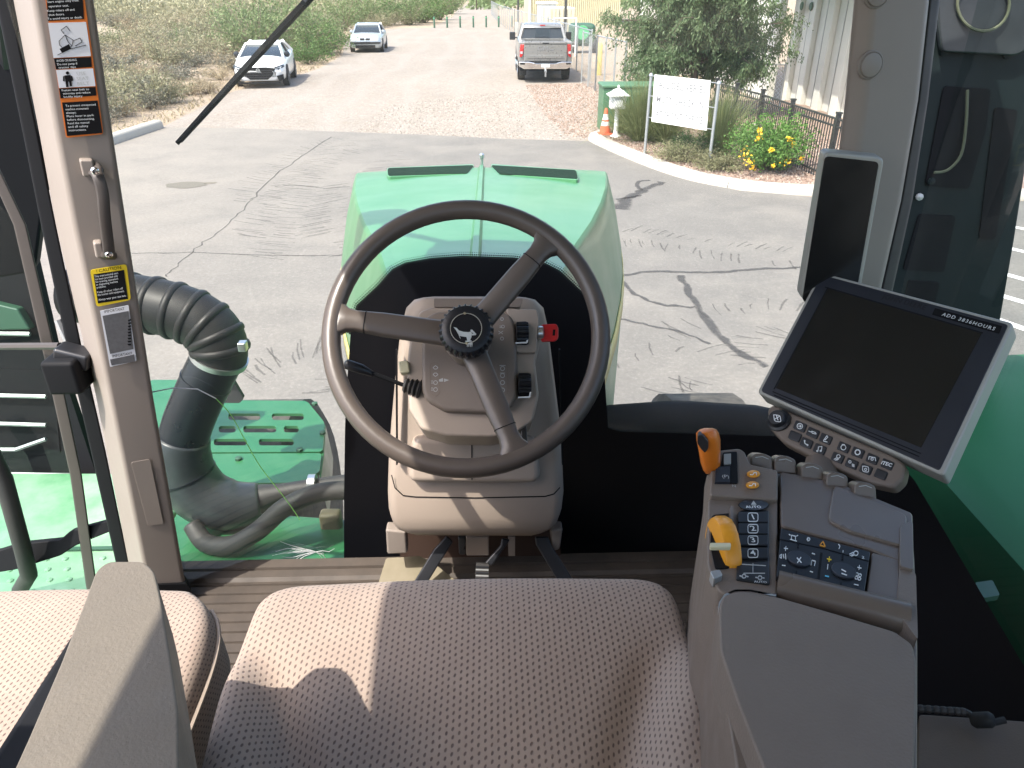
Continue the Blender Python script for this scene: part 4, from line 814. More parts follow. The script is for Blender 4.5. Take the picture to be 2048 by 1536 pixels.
for q in ([(775, 336), (948, 330), (935, 346), (776, 351)], [(982, 330), (1152, 340), (1156, 357), (998, 347)]):
    c = np.mean(q, 0); ou = [tuple(c+(np.array(p)-c)*np.array([1.03, 1.18])) for p in q]
    slab('vent_surround', ou, HP, .03, M['green'], hd, r=7, bevel=.004, off=.0085); slab('vent_opening', q, HP, .03, M['ventdark'], hd, r=5, off=.0105)
    continue
    lip = [q[0], q[1], tuple(np.array(q[1])+(0, 3)), tuple(np.array(q[0])+(0, 3))]; slab('vent_lip', lip, HP, .02, M['green'], hd, off=.0145, bevel=.002)
for s in (-1, 1):
    V = []; 
    for y, w_ in zip(ys[:7], sw[:7]): z = hood_z(y); V += [(s*(w_+.0875), y, z-.355), (s*(w_+.0930), y, z-.405)]
    mk('side_stripe', V, [(2*i, 2*i+1, 2*i+3, 2*i+2) for i in range(6)], M['yellow'], hd, solid=.004)
p = aty(966, 322, 3.46); mb = MB().lathe([(.007, -.06), (.007, .022), (.012, .025), (.012, .040), (.006, .046), (0, .047)], (0, 3.47, 2.40), seg=12); mb.build('bonnet_latch', M['silver'], hd)
# ---- windscreen
def wsy(x, off=0): return 1.42-.42*x*x-off
def wshit(px, py, off=.0):
    d = ray(px, py); t = 1.5
    for _ in range(30): x = CAM[0]+t*d[0]; t = (wsy(x, off)-CAM[1])/d[1]
    return CAM+t*d
ws = part('windscreen', 'curved front windscreen with black printed border')
xs = np.linspace(-.665, .70, 29); zs = np.linspace(1.93, 3.46, 8)
mk('glass_pane', [(x, wsy(x), z) for z in zs for x in xs], [(j*29+i, j*29+i+1, (j+1)*29+i+1, (j+1)*29+i) for j in range(7) for i in range(28)], M['glass'], ws, smooth=180)
top = [(688, 1000), (690, 860), (692, 795), (702, 655), (716, 612), (757, 574), (786, 541), (812, 528), (865, 519), (924, 515), (1026, 518), (1085, 527), (1117, 543), (1158, 582), (1184, 606), (1203, 680), (1210, 760), (1216, 857), (1240, 863), (1545, 872), (1700, 880)]
cols = []
for (x0, y0), (x1, y1) in zip(top, top[1:]):
    k = max(2, int(math.hypot(x1-x0, y1-y0)/14)); cols += [(x0+(x1-x0)*i/k, y0+(y1-y0)*i/k) for i in range(k)]
V = []; F = []; nr = 10
for i, (x, y) in enumerate(cols):
    for j in range(nr+1): V.append(wshit(x, y+(1165-y)*j/nr, .006))
    if i: F += [((i-1)*(nr+1)+j, i*(nr+1)+j, i*(nr+1)+j+1, (i-1)*(nr+1)+j+1) for j in range(nr)]
fritm = NT('ceramic_black'); fritm.P(color=(.006, .0065, .009), rough=.45, spec=.3); M['frit'] = fritm.m
mk('printed_border', V, F, M['frit'], ws)
m = NT('dotted_fade'); uv = m.n('UVMap').outputs[0]; s = m.n('SeparateXYZ'); m.l(uv, s.inputs[0])
fx = m.math('SUBTRACT', m.math('FRACT', s.outputs[0]), .5); fy = m.math('SUBTRACT', m.math('FRACT', m.math('MULTIPLY', s.outputs[1], 3)), .5)
dd = m.math('SQRT', m.math('ADD', m.math('MULTIPLY', fx, fx), m.math('MULTIPLY', fy, fy))); al = m.math('LESS_THAN', dd, m.math('SUBTRACT', .62, m.math('MULTIPLY', s.outputs[1], .5)))
tr = m.n('BsdfTransparent'); x = m.n('MixShader'); m.set(x.inputs[0], al); m.P(color=(.006, .0065, .009), rough=.45); m.l(tr.outputs[0], x.inputs[1]); m.l(m.b.outputs[0], x.inputs[2]); m.l(x.outputs[0], m.out.inputs[0])
V = []; uvs = []; F = []; L = 0; cc = [c for c in cols if 700 < c[0] < 1200]; c0 = np.array([930, 760.])
for i, c in enumerate(cc):
    c = np.array(c); o_ = c+(c-c0)/np.linalg.norm(c-c0)*13
    V += [wshit(*c, .0055), wshit(*o_, .0055)]; uvs += [(L, 0), (L, 1)]
    if i: F.append((2*i-2, 2*i, 2*i+1, 2*i-1))
    if i < len(cc)-1: L += np.linalg.norm(np.array(cc[i+1])-c)/4.2
mk('dotted_edge', V, F, m.m, ws, uv=uvs)
# stone chip with radiating cracks
rg = random.Random(3); mb = MB(); M['chip'] = simple('chip_white', (.75, .78, .78), .4)
for k in range(17):
    a = rg.uniform(2.4, 4.1) if k < 12 else rg.uniform(-1.2, 1.2); l = rg.uniform(45, 95) if k < 12 else rg.uniform(15, 50); pts = [(632+l*f*math.cos(a), 1104+l*f*math.sin(a)*.38+(f*f)*rg.uniform(0, 16)) for f in (0, .35, .7, 1)]
    mb.tube([wshit(x, y, .008) for x, y in pts], [.0009, .0007, .0005, .0003], 4)
mb.build('stone_chip', M['chip'], ws)
mb = MB().tube([wshit(*p, .03) for p in [(300, 785), (345, 776), (395, 778), (432, 797)]], .0012, 5); mb.build('wire_sleeve', M['lw'], ws)
mb = MB().tube([wshit(*p, .03) for p in smoothpath([(432, 797), (462, 830), (490, 880), (522, 935), (575, 1003), (600, 1040)], 4)], .0009, 5); M['wiregreen'] = simple('wire_green', (.22, .55, .12), .5); mb.build('wire', M['wiregreen'], ws)
# wiper, parked across the upper left
wp = part('wiper', 'black wiper blade resting diagonally on the windscreen')
a = wshit(360, 282, -.02); b = wshit(625, -6, -.03); c = wshit(700, -95, -.03); d_ = np.array(b)-a
MB().tube([a, a+d_*.5, b, c], [.0045, .005, .005, .005], 6).build('rubber', M['blackmat'], wp)
n_ = np.array([0, -.004, .0]); up_ = np.array([-.006, 0, -.004])
MB().tube([a+up_, a+d_*.5+up_*1.8, b+up_*2, c+up_*2], [.004, .006, .007, .007], 6).build('blade_spine', M['blackmat'], wp); MB().tube([b+up_*2, c+up_*6+np.array([.25, 0, .3])], .008, 6).build('arm', M['black'], wp)
# ---- cab posts
def post(name, rows, back, mat, parent, sm=40):
    """rows: list of (py, [(px, ydepth) ...]) traced along the post; closes behind"""
    rings = [[aty(x, py, y) for x, y in pts]+[aty(pts[-1][0], py, pts[-1][1]+back), aty(pts[0][0], py, pts[0][1]+back)] for py, pts in rows]
    return MB().loft(rings).build(name, mat, parent, smooth=sm, bevel=.008, seg=3)
lp = part('cab_post', 'beige front cab post carrying the warning labels and grab handle')
def Lrow(py):
    xr = np.interp(py, [-120, 0, 273, 450, 792, 1180, 1260], [172, 187, 226, 253, 306, 373, 388]); xm = np.interp(py, [-120, 0, 273, 450, 792, 1130, 1260], [44, 64, 112, 146, 218, 286, 312]); xl = np.interp(py, [-120, 0, 273, 450, 792, 1130, 1260], [5, 27, 80, 112, 192, 258, 284])
    return xl, xm, xr
post('post_trim', [(py, [(Lrow(py)[0], 1.235), (Lrow(py)[1], 1.165), (Lrow(py)[2], 1.20)]) for py in (-150, 0, 140, 273, 450, 620, 792, 960, 1130, 1215)], .05, M['taupe'], lp)
LP = plane3(aty(Lrow(0)[1], 0, 1.165), aty(Lrow(1130)[1], 1130, 1.165), aty(Lrow(0)[2], 0, 1.20))
def lpx(py, f):  # pixel on the post face: f=0 ridge .. 1 inner edge
    xl, xm, xr = Lrow(py); return (xm+(xr-xm)*f, py)
def quadL(y0, y1, x0, x1, sl=-.08):
    """label outline from the four pixel corners: x0,x1 = (top,bottom) left/right"""
    return [(x0[0], y0), (x1[0], y0+(x1[0]-x0[0])*sl), (x1[1], y1+(x1[1]-x0[1])*sl), (x0[1], y1)]
slab('warning_label', [(85, -40), (163, -46), (207, 268), (132, 276)], LP, .0008, M['ow'], lp, r=6, off=.0022)
for q, mt in (([(91, -30), (164, -36), (168, 38), (96, 42)], 'lb'), ([(96, 46), (172, 44), (182, 112), (107, 116)], 'lw'), ([(108, 117), (182, 114), (184, 134), (112, 139)], 'lb'), ([(112, 140), (186, 137), (191, 172), (118, 176)], 'lw'), ([(118, 177), (191, 174), (193, 191), (121, 197)], 'lb'), ([(124, 205), (195, 201), (205, 266), (134, 272)], 'lb')):
    slab('label_field', q, LP, .0006, M[mt], lp, off=.0030)
TD = (1, -.05)
def lines(rows, h, mat, al='LEFT', off=.0036, k=2.9):
    for x, y, s_ in rows: pxtext(s_, LP, x, y, h, mat, 'label_lettering', lp, dx=TD, off=off, align=al, wpx=len(s_)*k)
lines([(94, 4, 'Start engine only from'), (97, 13, 'operator seat.'), (94, 22, 'Keep riders off and'), (97, 30, 'shut doors.'), (95, 38, 'To avoid injury or death')], 4.2, M['print'])
lines([(113, 122, 'AVOID CRUSHING'), (114, 129, 'Do not jump if'), (117, 135.5, 'tractor tips')], 4.2, M['print'])
lines([(123, 181, 'Fasten seat belt to'), (126, 187.5, 'minimize and reduce'), (127, 194, 'bodily injury')], 4.0, M['print'])
lines([(131, 212, 'To prevent unexpected'), (131, 219, 'machine movement'), (132, 226, 'always:'), (133, 233, 'Place lever in park'), (134, 240, 'before dismounting.'), (135, 247, 'Read the manual'), (136, 254, 'and all safety'), (137, 261, 'instructions')], 4.2, M['print'])
lines([(153, 148, 'USE'), (153, 158, 'SEAT'), (154, 168, 'BELT')], 6.5, M['printdim'], off=.0036, k=6)
def lart(polys, mat=M['lb']): pxpoly('label_picture', polys, LP, mat, lp, off=.0037)
# rollover drawing: tipped tractor outline on a slope, falling figure; seated figure with belt
lart(strokes([[(118, 82), (130, 70), (146, 80), (144, 92), (130, 100), (119, 90), (118, 82)], [(128, 68), (122, 60), (133, 52), (140, 62)], [(146, 82), (160, 76), (164, 84), (150, 92)], [(115, 110), (140, 98), (172, 90)], [(130, 70), (136, 84), (144, 92)]], 1.0)+[[(119, 98), (138, 88), (142, 97), (124, 106)]])
lart([ngon(135, 146, 3.4, 10), [(129, 151), (141, 150), (143, 163), (131, 164)], [(131, 163), (136, 163), (137, 174), (132, 174)], [(138, 163), (143, 162), (144, 172), (140, 173)], [(126, 153), (129, 152), (129, 163), (126, 162)], [(142, 151), (145, 153), (146, 161), (143, 162)]])
slab('caution_label', [(180, 540), (253, 528), (262, 600), (193, 614)], LP, .0008, M['ly'], lp, r=7, off=.0022); slab('label_field', [(187, 549), (248, 540), (256, 598), (196, 607)], LP, .0006, M['lb'], lp, off=.0030)
TD = (1, -.16)
lines([(192, 543, '! CAUTION')], 6.0, M['lb'], off=.0034, k=5.6)
lines([(189, 553.5, 'This instructional seat'), (190, 559, 'has been provided only'), (191, 564.5, 'for training operators'), (192, 570, 'or diagnosing machine'), (193, 575.5, 'problems.'), (194, 585, 'Keep all other riders off'), (195, 590.5, 'the tractor and equipment.'), (197, 600, 'Always wear your seat belt.')], 4.0, M['print'], k=2.1)
slab('notice_label', [(200, 622), (257, 610), (273, 722), (220, 734)], LP, .0008, M['lw'], lp, r=2, off=.0022); slab('label_field', [(205, 632), (257, 622), (267, 698), (220, 708)], LP, .0006, M['lg'], lp, off=.0030); slab('label_field', [(220, 719), (268, 709), (270, 723), (223, 731)], LP, .0006, M['lg'], lp, off=.0030)
lines([(208, 624, 'IMPORTANT'), (224, 713, 'IMPORTANT')], 5.6, M['lb'], k=4.6)
for k in range(9): pxpoly('label_picture', [[(256-k*.2, 640+k*6), (262, 638+k*6.2), (262.5, 641+k*6.2), (257, 643+k*6)]], LP, M['lb'], lp, off=.0036)
# grab handle
M['darktrim'] = simple('dark_trim', (.055, .046, .041), .45, var=.1)
gh = MB(); P1 = LP.hit(190, 340, .012); P2 = LP.hit(214, 505, .012)
path = smoothpath([LP.hit(188, 338, .004), LP.hit(196, 352, .024), LP.hit(205, 385, .030), LP.hit(209, 430, .031), LP.hit(214, 470, .028), LP.hit(218, 505, .022), LP.hit(217, 512, .004)], 5)
nn = LP.n; rg_ = []
for i, q in enumerate(path):
    q = np.array(q); t = np.array(path[min(i+1, len(path)-1)])-np.array(path[max(i-1, 0)]); t /= np.linalg.norm(t); s_ = np.cross(t, nn); s_ /= np.linalg.norm(s_); b_ = np.cross(s_, t); wd = .0085 if 3 < i < len(path)-4 else .0115
    rg_.append([q+s_*wd*a+b_*.006*c_ for a, c_ in ((-1, -.5), (-1, .6), (-.7, 1), (.7, 1), (1, .6), (1, -.5), (.7, -1), (-.7, -1))])
MB().loft(rg_).build('grab_handle', M['darktrim'], lp, smooth=50)
for q in ([(158, 320), (186, 320), (192, 352), (166, 355)], [(186, 486), (204, 484), (212, 516), (192, 518)]): slab('handle_mount', q, LP, .02, M['taupe'], lp, r=6, bevel=.004, off=.014)
for x, y in ((190, 342), (218, 509)): h = LP.hit(x, y, .034 if y < 400 else .029); MB().lathe([(.005, -.004), (.006, 0), (.004, .003), (0, .0035)], h, LP.n, 12).build('bolt', M['chrome'], lp)
slab('post_panel', [(262, 925), (300, 918), (327, 1048), (296, 1052)], LP, .001, M['taupe'], lp, r=5, off=.0007, bevel=.0003)
slab('post_foot', [(300, 1170), (374, 1168), (386, 1190), (310, 1205)], LP, .03, M['blackmat'], lp, r=4, off=.004)
# right post
rp = part('cab_post', 'plain beige front cab post behind the displays')
def Rrow(py): return np.interp(py, [-150, 0, 200, 305, 600, 900], [1722, 1708, 1690, 1678, 1640, 1600]), np.interp(py, [-150, 0, 200, 400, 560, 900], [1868, 1858, 1836, 1802, 1766, 1690]), np.interp(py, [-150, 0, 200, 400, 560, 900], [1888, 1880, 1856, 1825, 1790, 1716])
post('post_trim', [(py, [(Rrow(py)[0], 1.195), (Rrow(py)[0]+40, 1.175), (Rrow(py)[1], 1.19)]) for py in (-150, 0, 200, 400, 560, 760, 900)], .06, M['taupe'], rp)
post('rubber_seal', [(py, [(Rrow(py)[1]+1, 1.20), (Rrow(py)[2], 1.21)]) for py in (-150, 0, 200, 400, 560, 760, 900)], .05, M['rubber'], rp)
RP = plane3(aty(Rrow(0)[0]+40, 0, 1.175), aty(Rrow(560)[0]+40, 560, 1.175), aty(Rrow(0)[1], 0, 1.19))
for y in (130, -14): h = RP.hit(1741+(14 if y < 0 else 0), y, .0); MB().lathe([(.0205, -.004), (.0205, .0005), (.0185, .002), (.0175, .001), (.0165, .0032), (.012, .0045), (0, .005)], h, RP.n, 32).build('plug_cap', M['taupe'], rp)
# ---- door on the left: frame, glass, latch
dr = part('cab_door', 'glazed cab door with black frame and latch')
def bar(name, pts, w0, mat, par, dep=.03): return MB().loft([[aty(x-wd/2, py, y), aty(x+wd/2, py, y), aty(x+wd/2, py, y+dep), aty(x-wd/2, py, y+dep)] for py, x, wd, y in pts]).build(name, mat, par, bevel=.004)
bar('door_seal', [(-150, -20, 30, 1.25), (0, 6, 30, 1.25), (273, 62, 30, 1.25), (450, 97, 30, 1.25), (700, 150, 30, 1.25), (900, 196, 30, 1.25), (1150, 250, 26, 1.25)], 0, M['blackmat'], dr)
bar('door_frame', [(330, -16, 24, 1.30), (450, 40, 26, 1.30), (700, 98, 26, 1.30), (950, 152, 24, 1.30), (1180, 184, 22, 1.30)], 0, M['darktrim'], dr, .02)
DG = Plane(aty(60, 700, 1.34), (.85, -.5, 0))
mk('glass_pane', [aty(-70, 330, 1.33), aty(35, 450, 1.31), aty(150, 950, 1.31), aty(182, 1180, 1.31), aty(-200, 1230, 1.36)], [(0, 1, 2, 3, 4)], M['glass_door'], dr, smooth=0)
c = aty(142, 745, 1.21); MB().box((-.034, -.03, -.032), (.026, .03, .034), Matrix.Translation(c)).build('latch_block', M['blackmat'], dr, bevel=.008); c = aty(150, 712, 1.22); MB().box((-.03, -.02, -.016), (.03, .02, .016), Matrix.Translation(c) @ Matrix.Rotation(.3, 4, 'Y')).build('latch_catch', M['black'], dr, bevel=.006)
MB().tube([aty(-40, 693, 1.32), aty(120, 692, 1.26)], .007, 8).build('latch_rod', M['darktrim'], dr); MB().tube([aty(115, 640, 1.27), aty(138, 690, 1.26)], .006, 6).build('latch_arm', M['galv'], dr)
MB().tube([aty(178, 812, 1.26), aty(200, 905, 1.26), aty(228, 1030, 1.26), aty(250, 1150, 1.26)], .009, 8).build('gas_strut', M['black'], dr)
MB().tube([aty(-30, 880, 1.28), aty(8, 960, 1.27), aty(45, 1095, 1.26), aty(58, 1150, 1.27), aty(40, 1180, 1.3)], .017, 10).build('door_handle', M['rubber'], dr)
slab('handle_bracket', [(-30, 1110), (40, 1088), (120, 1080), (140, 1062), (222, 1040), (224, 1062), (150, 1092), (120, 1112), (30, 1140), (-30, 1150)], Plane(aty(100, 1090, 1.30), (0, -1, .3)), .02, M['blackmat'], dr, r=6, bevel=.003)
# ---- mirror and steps outside the door
mr = part('mirror', 'dark wing mirror outside the door'); MB().lathe([(0, 0), (.10, .0), (.13, .03), (.12, .10), (0, .14)], aty(-6, 300, 1.9), (.1, .9, 0), 20).build('mirror_housing', M['blackmat'], mr)
slab('mirror_shell', [(-90, -60), (0, -50), (32, 80), (62, 250), (86, 420), (70, 545), (-90, 570)], Plane(aty(0, 300, 1.75), (.3, -1, 0)), .06, M['blackmat'], mr, r=16, bevel=.02, seg=4); MB().tube([aty(20, 180, 1.8), aty(-10, -60, 1.7)], .014, 8).build('mirror_arm', M['black'], mr); MB().box((-.12, 0, -.035), (.06, .05, .035), Matrix.Translation(aty(5, 30, 1.8))).build('mirror_bracket', M['black'], mr, bevel=.01)
st_ = part('access_steps', 'dark entry steps with pale tread edges'); SPl = Plane(aty(60, 800, 2.1), (0, -1, .15))
slab('step_well', [(-120, 380), (20, 395), (52, 450), (110, 700), (196, 960), (-80, 975)], SPl, .03, M['blackmat'], st_); slab('step_recess', [(-60, 735), (105, 742), (120, 905), (-60, 925)], SPl, .02, M['blackmat'], st_, off=.004)
for (a, b) in (((-40, 790), (92, 793)), ((-40, 846), (92, 850)), ((-40, 899), (32, 899)), ((32, 899), (92, 878)), ((-40, 947), (140, 950)), ((-40, 666), (60, 668))):
    MB().tube([SPl.hit(*a, .02), SPl.hit(*b, .02)], .007, 6).build('tread_edge', M['galv'], st_)
slab('step_bracket', [(-40, 600), (35, 618), (60, 660), (-40, 662)], SPl, .05, M['darkpaint'], st_, off=.03, bevel=.006)
# ---- deck and perforated platform
dk = part('access_deck', 'sunlit green deck outside the door')
MB().prism([(-1.9, .6, 1.75), (-.905, .6, 1.75), (-.905, 1.80, 1.75), (-.95, 1.97, 1.75), (-1.9, 2.0, 1.75)], (0, 0, -.03)).build('deck_plate', M['deckgreen_lit'], dk, bevel=.008)
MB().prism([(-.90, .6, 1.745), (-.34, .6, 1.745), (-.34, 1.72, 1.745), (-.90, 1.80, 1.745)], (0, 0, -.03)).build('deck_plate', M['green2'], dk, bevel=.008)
MB().box((-1.9, 1.60, 1.753), (-.97, 1.612, 1.758)).build('deck_seam', M['darkpaint'], dk)
mb = MB()
for i in range(14):
    for j in range(7): mb.lathe([(.009, 0), (.0075, .003), (.004, .0045), (0, .005)], (-1.62+i*.05+(j % 2)*.025, 1.33+j*.04, 1.75), seg=7)
o = mb.build('tread_studs', M['deckgreen_lit'], dk); tag(o, kind='stuff')
pf = part('perforated_platform', 'green perforated step plate below the air hose')
def plate(name, outer, holes, z, t, mat, parent, bevel=.003):
    cu = bpy.data.curves.new(name, 'CURVE'); cu.dimensions = '2D'; cu.fill_mode = 'BOTH'; cu.extrude = t/2
    for pts in [outer]+holes:
        s = cu.splines.new('POLY'); s.points.add(len(pts)-1); s.use_cyclic_u = True
        for k, (x, y) in enumerate(pts): s.points[k].co = (x, y, 0, 1)
    ob = bpy.data.objects.new(name, cu); COL.objects.link(ob); bpy.context.view_layer.update(); me = bpy.data.meshes.new_from_object(ob.evaluated_get(bpy.context.evaluated_depsgraph_get())); bpy.data.objects.remove(ob)
    me.transform(Matrix.Translation((0, 0, z))); me.name = name; me.materials.clear(); me.materials.append(mat); o = bpy.data.objects.new(name, me); link(o, parent); return o
def z16(p): q = atz(*p, 1.6); return (q[0], q[1])
def slot(x, y, w_, h=13): return [z16(p) for p in rpoly([(x-w_/2, y-h/2), (x+w_/2, y-h/2), (x+w_/2, y+h/2), (x-w_/2, y+h/2)], h*.48, 4)]
plate('slotted_plate', [z16(p) for p in rpoly([(300, 762), (390, 762), (470, 803), (614, 804), (650, 848), (646, 906), (300, 908)], 8, 3)], [slot(489, 836, 64), slot(576, 836, 64), slot(455, 861, 34), slot(520, 861, 66), slot(583, 861, 30), slot(461, 887, 66), slot(553, 887, 70)], 1.6, .012, M['green2'], pf)
plate('end_plate', [z16(p) for p in rpoly([(300, 911), (643, 909), (640, 945), (604, 968), (300, 970)], 5, 3)], [], 1.6, .012, M['green2'], pf)
a, b, c = z16((651, 848)), z16((647, 908)), z16((640, 960))
MB().prism([(*z16((613, 803)), 1.594), (*a, 1.594), (*b, 1.594), (*c, 1.594)], (.012, 0, -.16)).build('side_flange', M['green2'], pf, bevel=.004)
for x, y in ((470, 800), (630, 812), (600, 904), (478, 922), (646, 870)): MB().lathe([(.013, 0), (.013, .008), (.007, .011), (0, .011)], (*z16((x, y)), 1.607), seg=6).build('bolt', M['darkpaint'], pf)
slab('hose_bracket', [(440, 770), (462, 755), (486, 795), (480, 806), (440, 806)], Plane(aty(460, 790, 2.2), (0, -1, .2)), .02, M['rubber'], pf, r=3)
# ---- air intake: ribbed rubber elbow, clamp, pipe, lower elbow
ai = part('air_intake', 'dusty ribbed black air hose joined to a smooth pipe')
def yp(x, y, d): return aty(x, y, d)
hp = smoothpath([yp(150, 590, 1.86), yp(262, 603, 1.82), yp(330, 616, 1.80), yp(385, 634, 1.79), yp(424, 662, 1.78), yp(440, 696, 1.77), yp(438, 716, 1.77)], 6)
MB().tube(hp, [.072]*(len(hp)-8)+[.071, .070, .069, .069, .069, .070, .070, .070], 28, caps=False).build('ribbed_hose', M['hose'], ai, smooth=180)
for k in (2, 6, 10, 14, 18, 22, 26, 30):
    q = Vector(hp[k]); t = (Vector(hp[k+1])-Vector(hp[k-1])).normalized(); MB().lathe([(.070, -.011), (.0755, -.008), (.0775, 0), (.0755, .008), (.070, .011)], q, t, 28).build('hose_rib', M['hose'], ai, smooth=180)
q = Vector(hp[-2]); t = (Vector(hp[-1])-Vector(hp[-4])).normalized(); MB().lathe([(.0695, -.007), (.0735, -.007), (.0735, .007), (.0695, .007)], q, t, 32).build('hose_clamp', M['silver'], ai); MB().box((-.008, -.012, -.012), (.012, .012, .012), Matrix.Translation(aty(484, 692, 1.69))).build('clamp_screw', M['silver'], ai, bevel=.003)
pp = smoothpath([hp[-4], yp(432, 722, 1.77), yp(406, 775, 1.76), yp(380, 835, 1.75), yp(366, 880, 1.74)], 5); MB().tube(pp, .066, 28, caps=False).build('upper_pipe', M['pipe'], ai, smooth=180)
MB().lathe([(.066, -.003), (.068, -.002), (.068, .002), (.066, .003)], Vector(pp[-12]), Vector(pp[-11])-Vector(pp[-12]), 28).build('pipe_bead', M['pipe'], ai)
le = smoothpath([yp(367, 872, 1.74), yp(362, 905, 1.735), yp(372, 950, 1.73), yp(408, 992, 1.72), yp(462, 1010, 1.72), yp(520, 1003, 1.74)], 6); n_ = len(le)
M['elbow'] = simple('elbow_plastic', (.022, .026, .030), .33, var=.15, dust=.35, dustc=(.09, .10, .105))
MB().tube(le, [.070+.012*math.sin(min(1, i/n_*1.2)*math.pi) if i < n_*.8 else .070-.02*(i-n_*.8)/(n_*.2) for i in range(n_)], 28).build('lower_elbow', M['elbow'], ai, smooth=180)
MB().lathe([(.079, -.004), (.0835, -.003), (.0835, .003), (.079, .004)], Vector(le[12]), Vector(le[13])-Vector(le[11]), 28).build('elbow_bead', M['pipe'], ai)
MB().tube(smoothpath([yp(500, 1003, 1.74), yp(560, 985, 1.74), yp(640, 972, 1.74), yp(720, 962, 1.74)], 5), [.05, .047, .042, .036, .03, .026]+[.024]*10, 16).build('outlet_hose', M['rubber'], ai, smooth=180)
MB().tube(smoothpath([yp(720, 980, 1.62), yp(640, 985, 1.62), yp(570, 1015, 1.60), yp(515, 1062, 1.58), yp(462, 1090, 1.58), yp(412, 1086, 1.6), yp(385, 1050, 1.64)], 6), .0255, 16).build('drain_hose', M['rubber'], ai, smooth=180)
MB().box((-.03, -.02, -.06), (.03, .02, .03), Matrix.Translation(aty(662, 1040, 1.7))).build('filter_body', M['tan'], ai, bevel=.01); MB().lathe([(.028, -.01), (.028, .01)], aty(625, 968, 1.73), (1, 0, 0), 16).build('hose_clamp', M['silver'], ai)
# ---- right hand side outside: exhaust shroud, green side panel, black heat shield
xh = part('exhaust_shroud', 'dark exhaust shroud outside the cab with recessed panels'); XP = Plane((1.1, 1.62, 2.6), (-.15, -1, 0))
slab('shroud_body', [(1850, -160), (2120, -160), (2085, 150), (2058, 300), (2030, 480), (2002, 640), (1985, 740), (1740, 740), (1775, 560), (1825, 300)], XP, .35, M['teal'], xh, r=12, bevel=.02)
for q, r_ in (([(1888, 172), (1982, 178), (1972, 260), (1938, 378), (1850, 372)], 8), ([(1838, 428), (1912, 432), (1888, 545), (1806, 540)], 8), ([(1818, 560), (1880, 565), (1862, 640), (1800, 636)], 6), ([(1990, 215), (2036, 220), (1990, 480), (1958, 478)], 8)): slab('shroud_recess', q, XP, .004, M['blackmat'], xh, r=r_, off=.0035)
slab('shroud_visor', [(1872, -40), (2075, -40), (2060, 98), (2030, 112), (1884, 104), (1878, 60)], XP, .02, M['elbow'], xh, r=10, off=.024, bevel=.006)
q = [XP.hit(1967+52*math.cos(a), 8+54*math.sin(a), .03) for a in [k*math.pi/14 for k in range(29)]]; M['cord'] = simple('cord_tan', (.12, .13, .08), .6); MB().tube(q, .0028, 6).build('cable_loop', M['cord'], xh)
MB().tube(smoothpath([XP.hit(*p, .012) for p in ((1935, 180), (1932, 250), (1922, 310), (1895, 340), (1868, 345))], 4), .003, 6).build('cable', M['cord'], xh)
for x, y in ((1862, 362), (1838, 393), (1888, 104), (2014, 110)): MB().lathe([(.008, 0), (.008, .006), (0, .008)], XP.hit(x, y, .004), XP.n, 8).build('bolt', M['galv'] if x == 1838 else M['teal'], xh)
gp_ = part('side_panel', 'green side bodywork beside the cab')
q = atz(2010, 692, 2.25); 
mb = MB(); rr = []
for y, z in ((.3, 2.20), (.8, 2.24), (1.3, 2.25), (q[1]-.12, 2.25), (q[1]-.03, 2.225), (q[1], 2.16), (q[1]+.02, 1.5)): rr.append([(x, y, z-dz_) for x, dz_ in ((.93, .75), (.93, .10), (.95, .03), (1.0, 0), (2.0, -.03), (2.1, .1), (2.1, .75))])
mb.loft(rr).build('panel_body', M['panelgreen_shade'], gp_, smooth=40)
slab('lamp_recess', [(1950, 1165), (1985, 1160), (2000, 1190), (1968, 1196)], Plane((1.2, 1, 2.256), (0, 0, 1)), .01, M['darkpaint'], gp_, r=4)
hs = part('heat_shield', 'black rounded guard low beside the bonnet'); MB().tube([(.30, 1.98, 1.90), (.6, 1.96, 1.925), (.82, 1.90, 1.935), (1.05, 1.80, 1.93)], [.055, .06, .064, .06], 16).build('guard_body', M['blackmat'], hs, smooth=180); MB().box((.50, 1.9, 1.85), (1.05, 2.05, 1.90)).build('guard_base', M['blackmat'], hs)
# ---- rest of the cab shell: roof, rear posts, side glass, sill, walls
rf = part('cab_roof'); MB().box((-.565, -.9, 3.45), (.82, 1.43, 3.50)).build('roof_shell', M['green'], rf, bevel=.03); MB().box((-.55, -.85, 3.425), (.79, 1.38, 3.448)).build('roof_liner', M['liner'], rf)
wl = part('shadow_caster'); wc = np.array([-.32, 2.22, 2.49])+np.array([-.5, -.4, 1.])*.92  # unseen round body on an arm, added to cast the oval bonnet shadow
MB().lathe([(0, -.05), (.07, -.05), (.105, -.01), (.115, .02), (.11, .035), (0, .035)], wc, (.0, .55, -.85), 24).build('caster_body', M['blackmat'], wl); MB().tube([tuple(wc+np.array([0, -.03, .04])), (-.68, 1.55, 3.50), (-.54, 1.40, 3.49)], .014, 8).build('caster_arm', M['black'], wl)
sg_ = part('side_window', 'right hand side window with black printed lower border')
mk('glass_pane', [(.735, 1.17, 1.95), (.80, -.7, 1.95), (.80, -.7, 3.43), (.735, 1.17, 3.43)], [(0, 1, 2, 3)], M['glass_teal'], sg_, smooth=0)
SG = plane3(np.array([.735, 1.17, 1.95]), np.array([.80, -.7, 1.95]), np.array([.735, 1.17, 3.43])).off(.006)
def sx(x): return np.interp(x, [1700, 1790, 1830, 2048, 2200], [882, 915, 962, 1332, 1590])
xx_ = [1600, 1660, 1700, 1740, 1770, 1790, 1810, 1830, 1850, 1900, 1960, 2048, 2150, 2260]; V = []
for x in xx_: V += [SG.hit(x, sx(x) if x > 1700 else 880), SG.hit(x, max(sx(x)+60, 1540))]
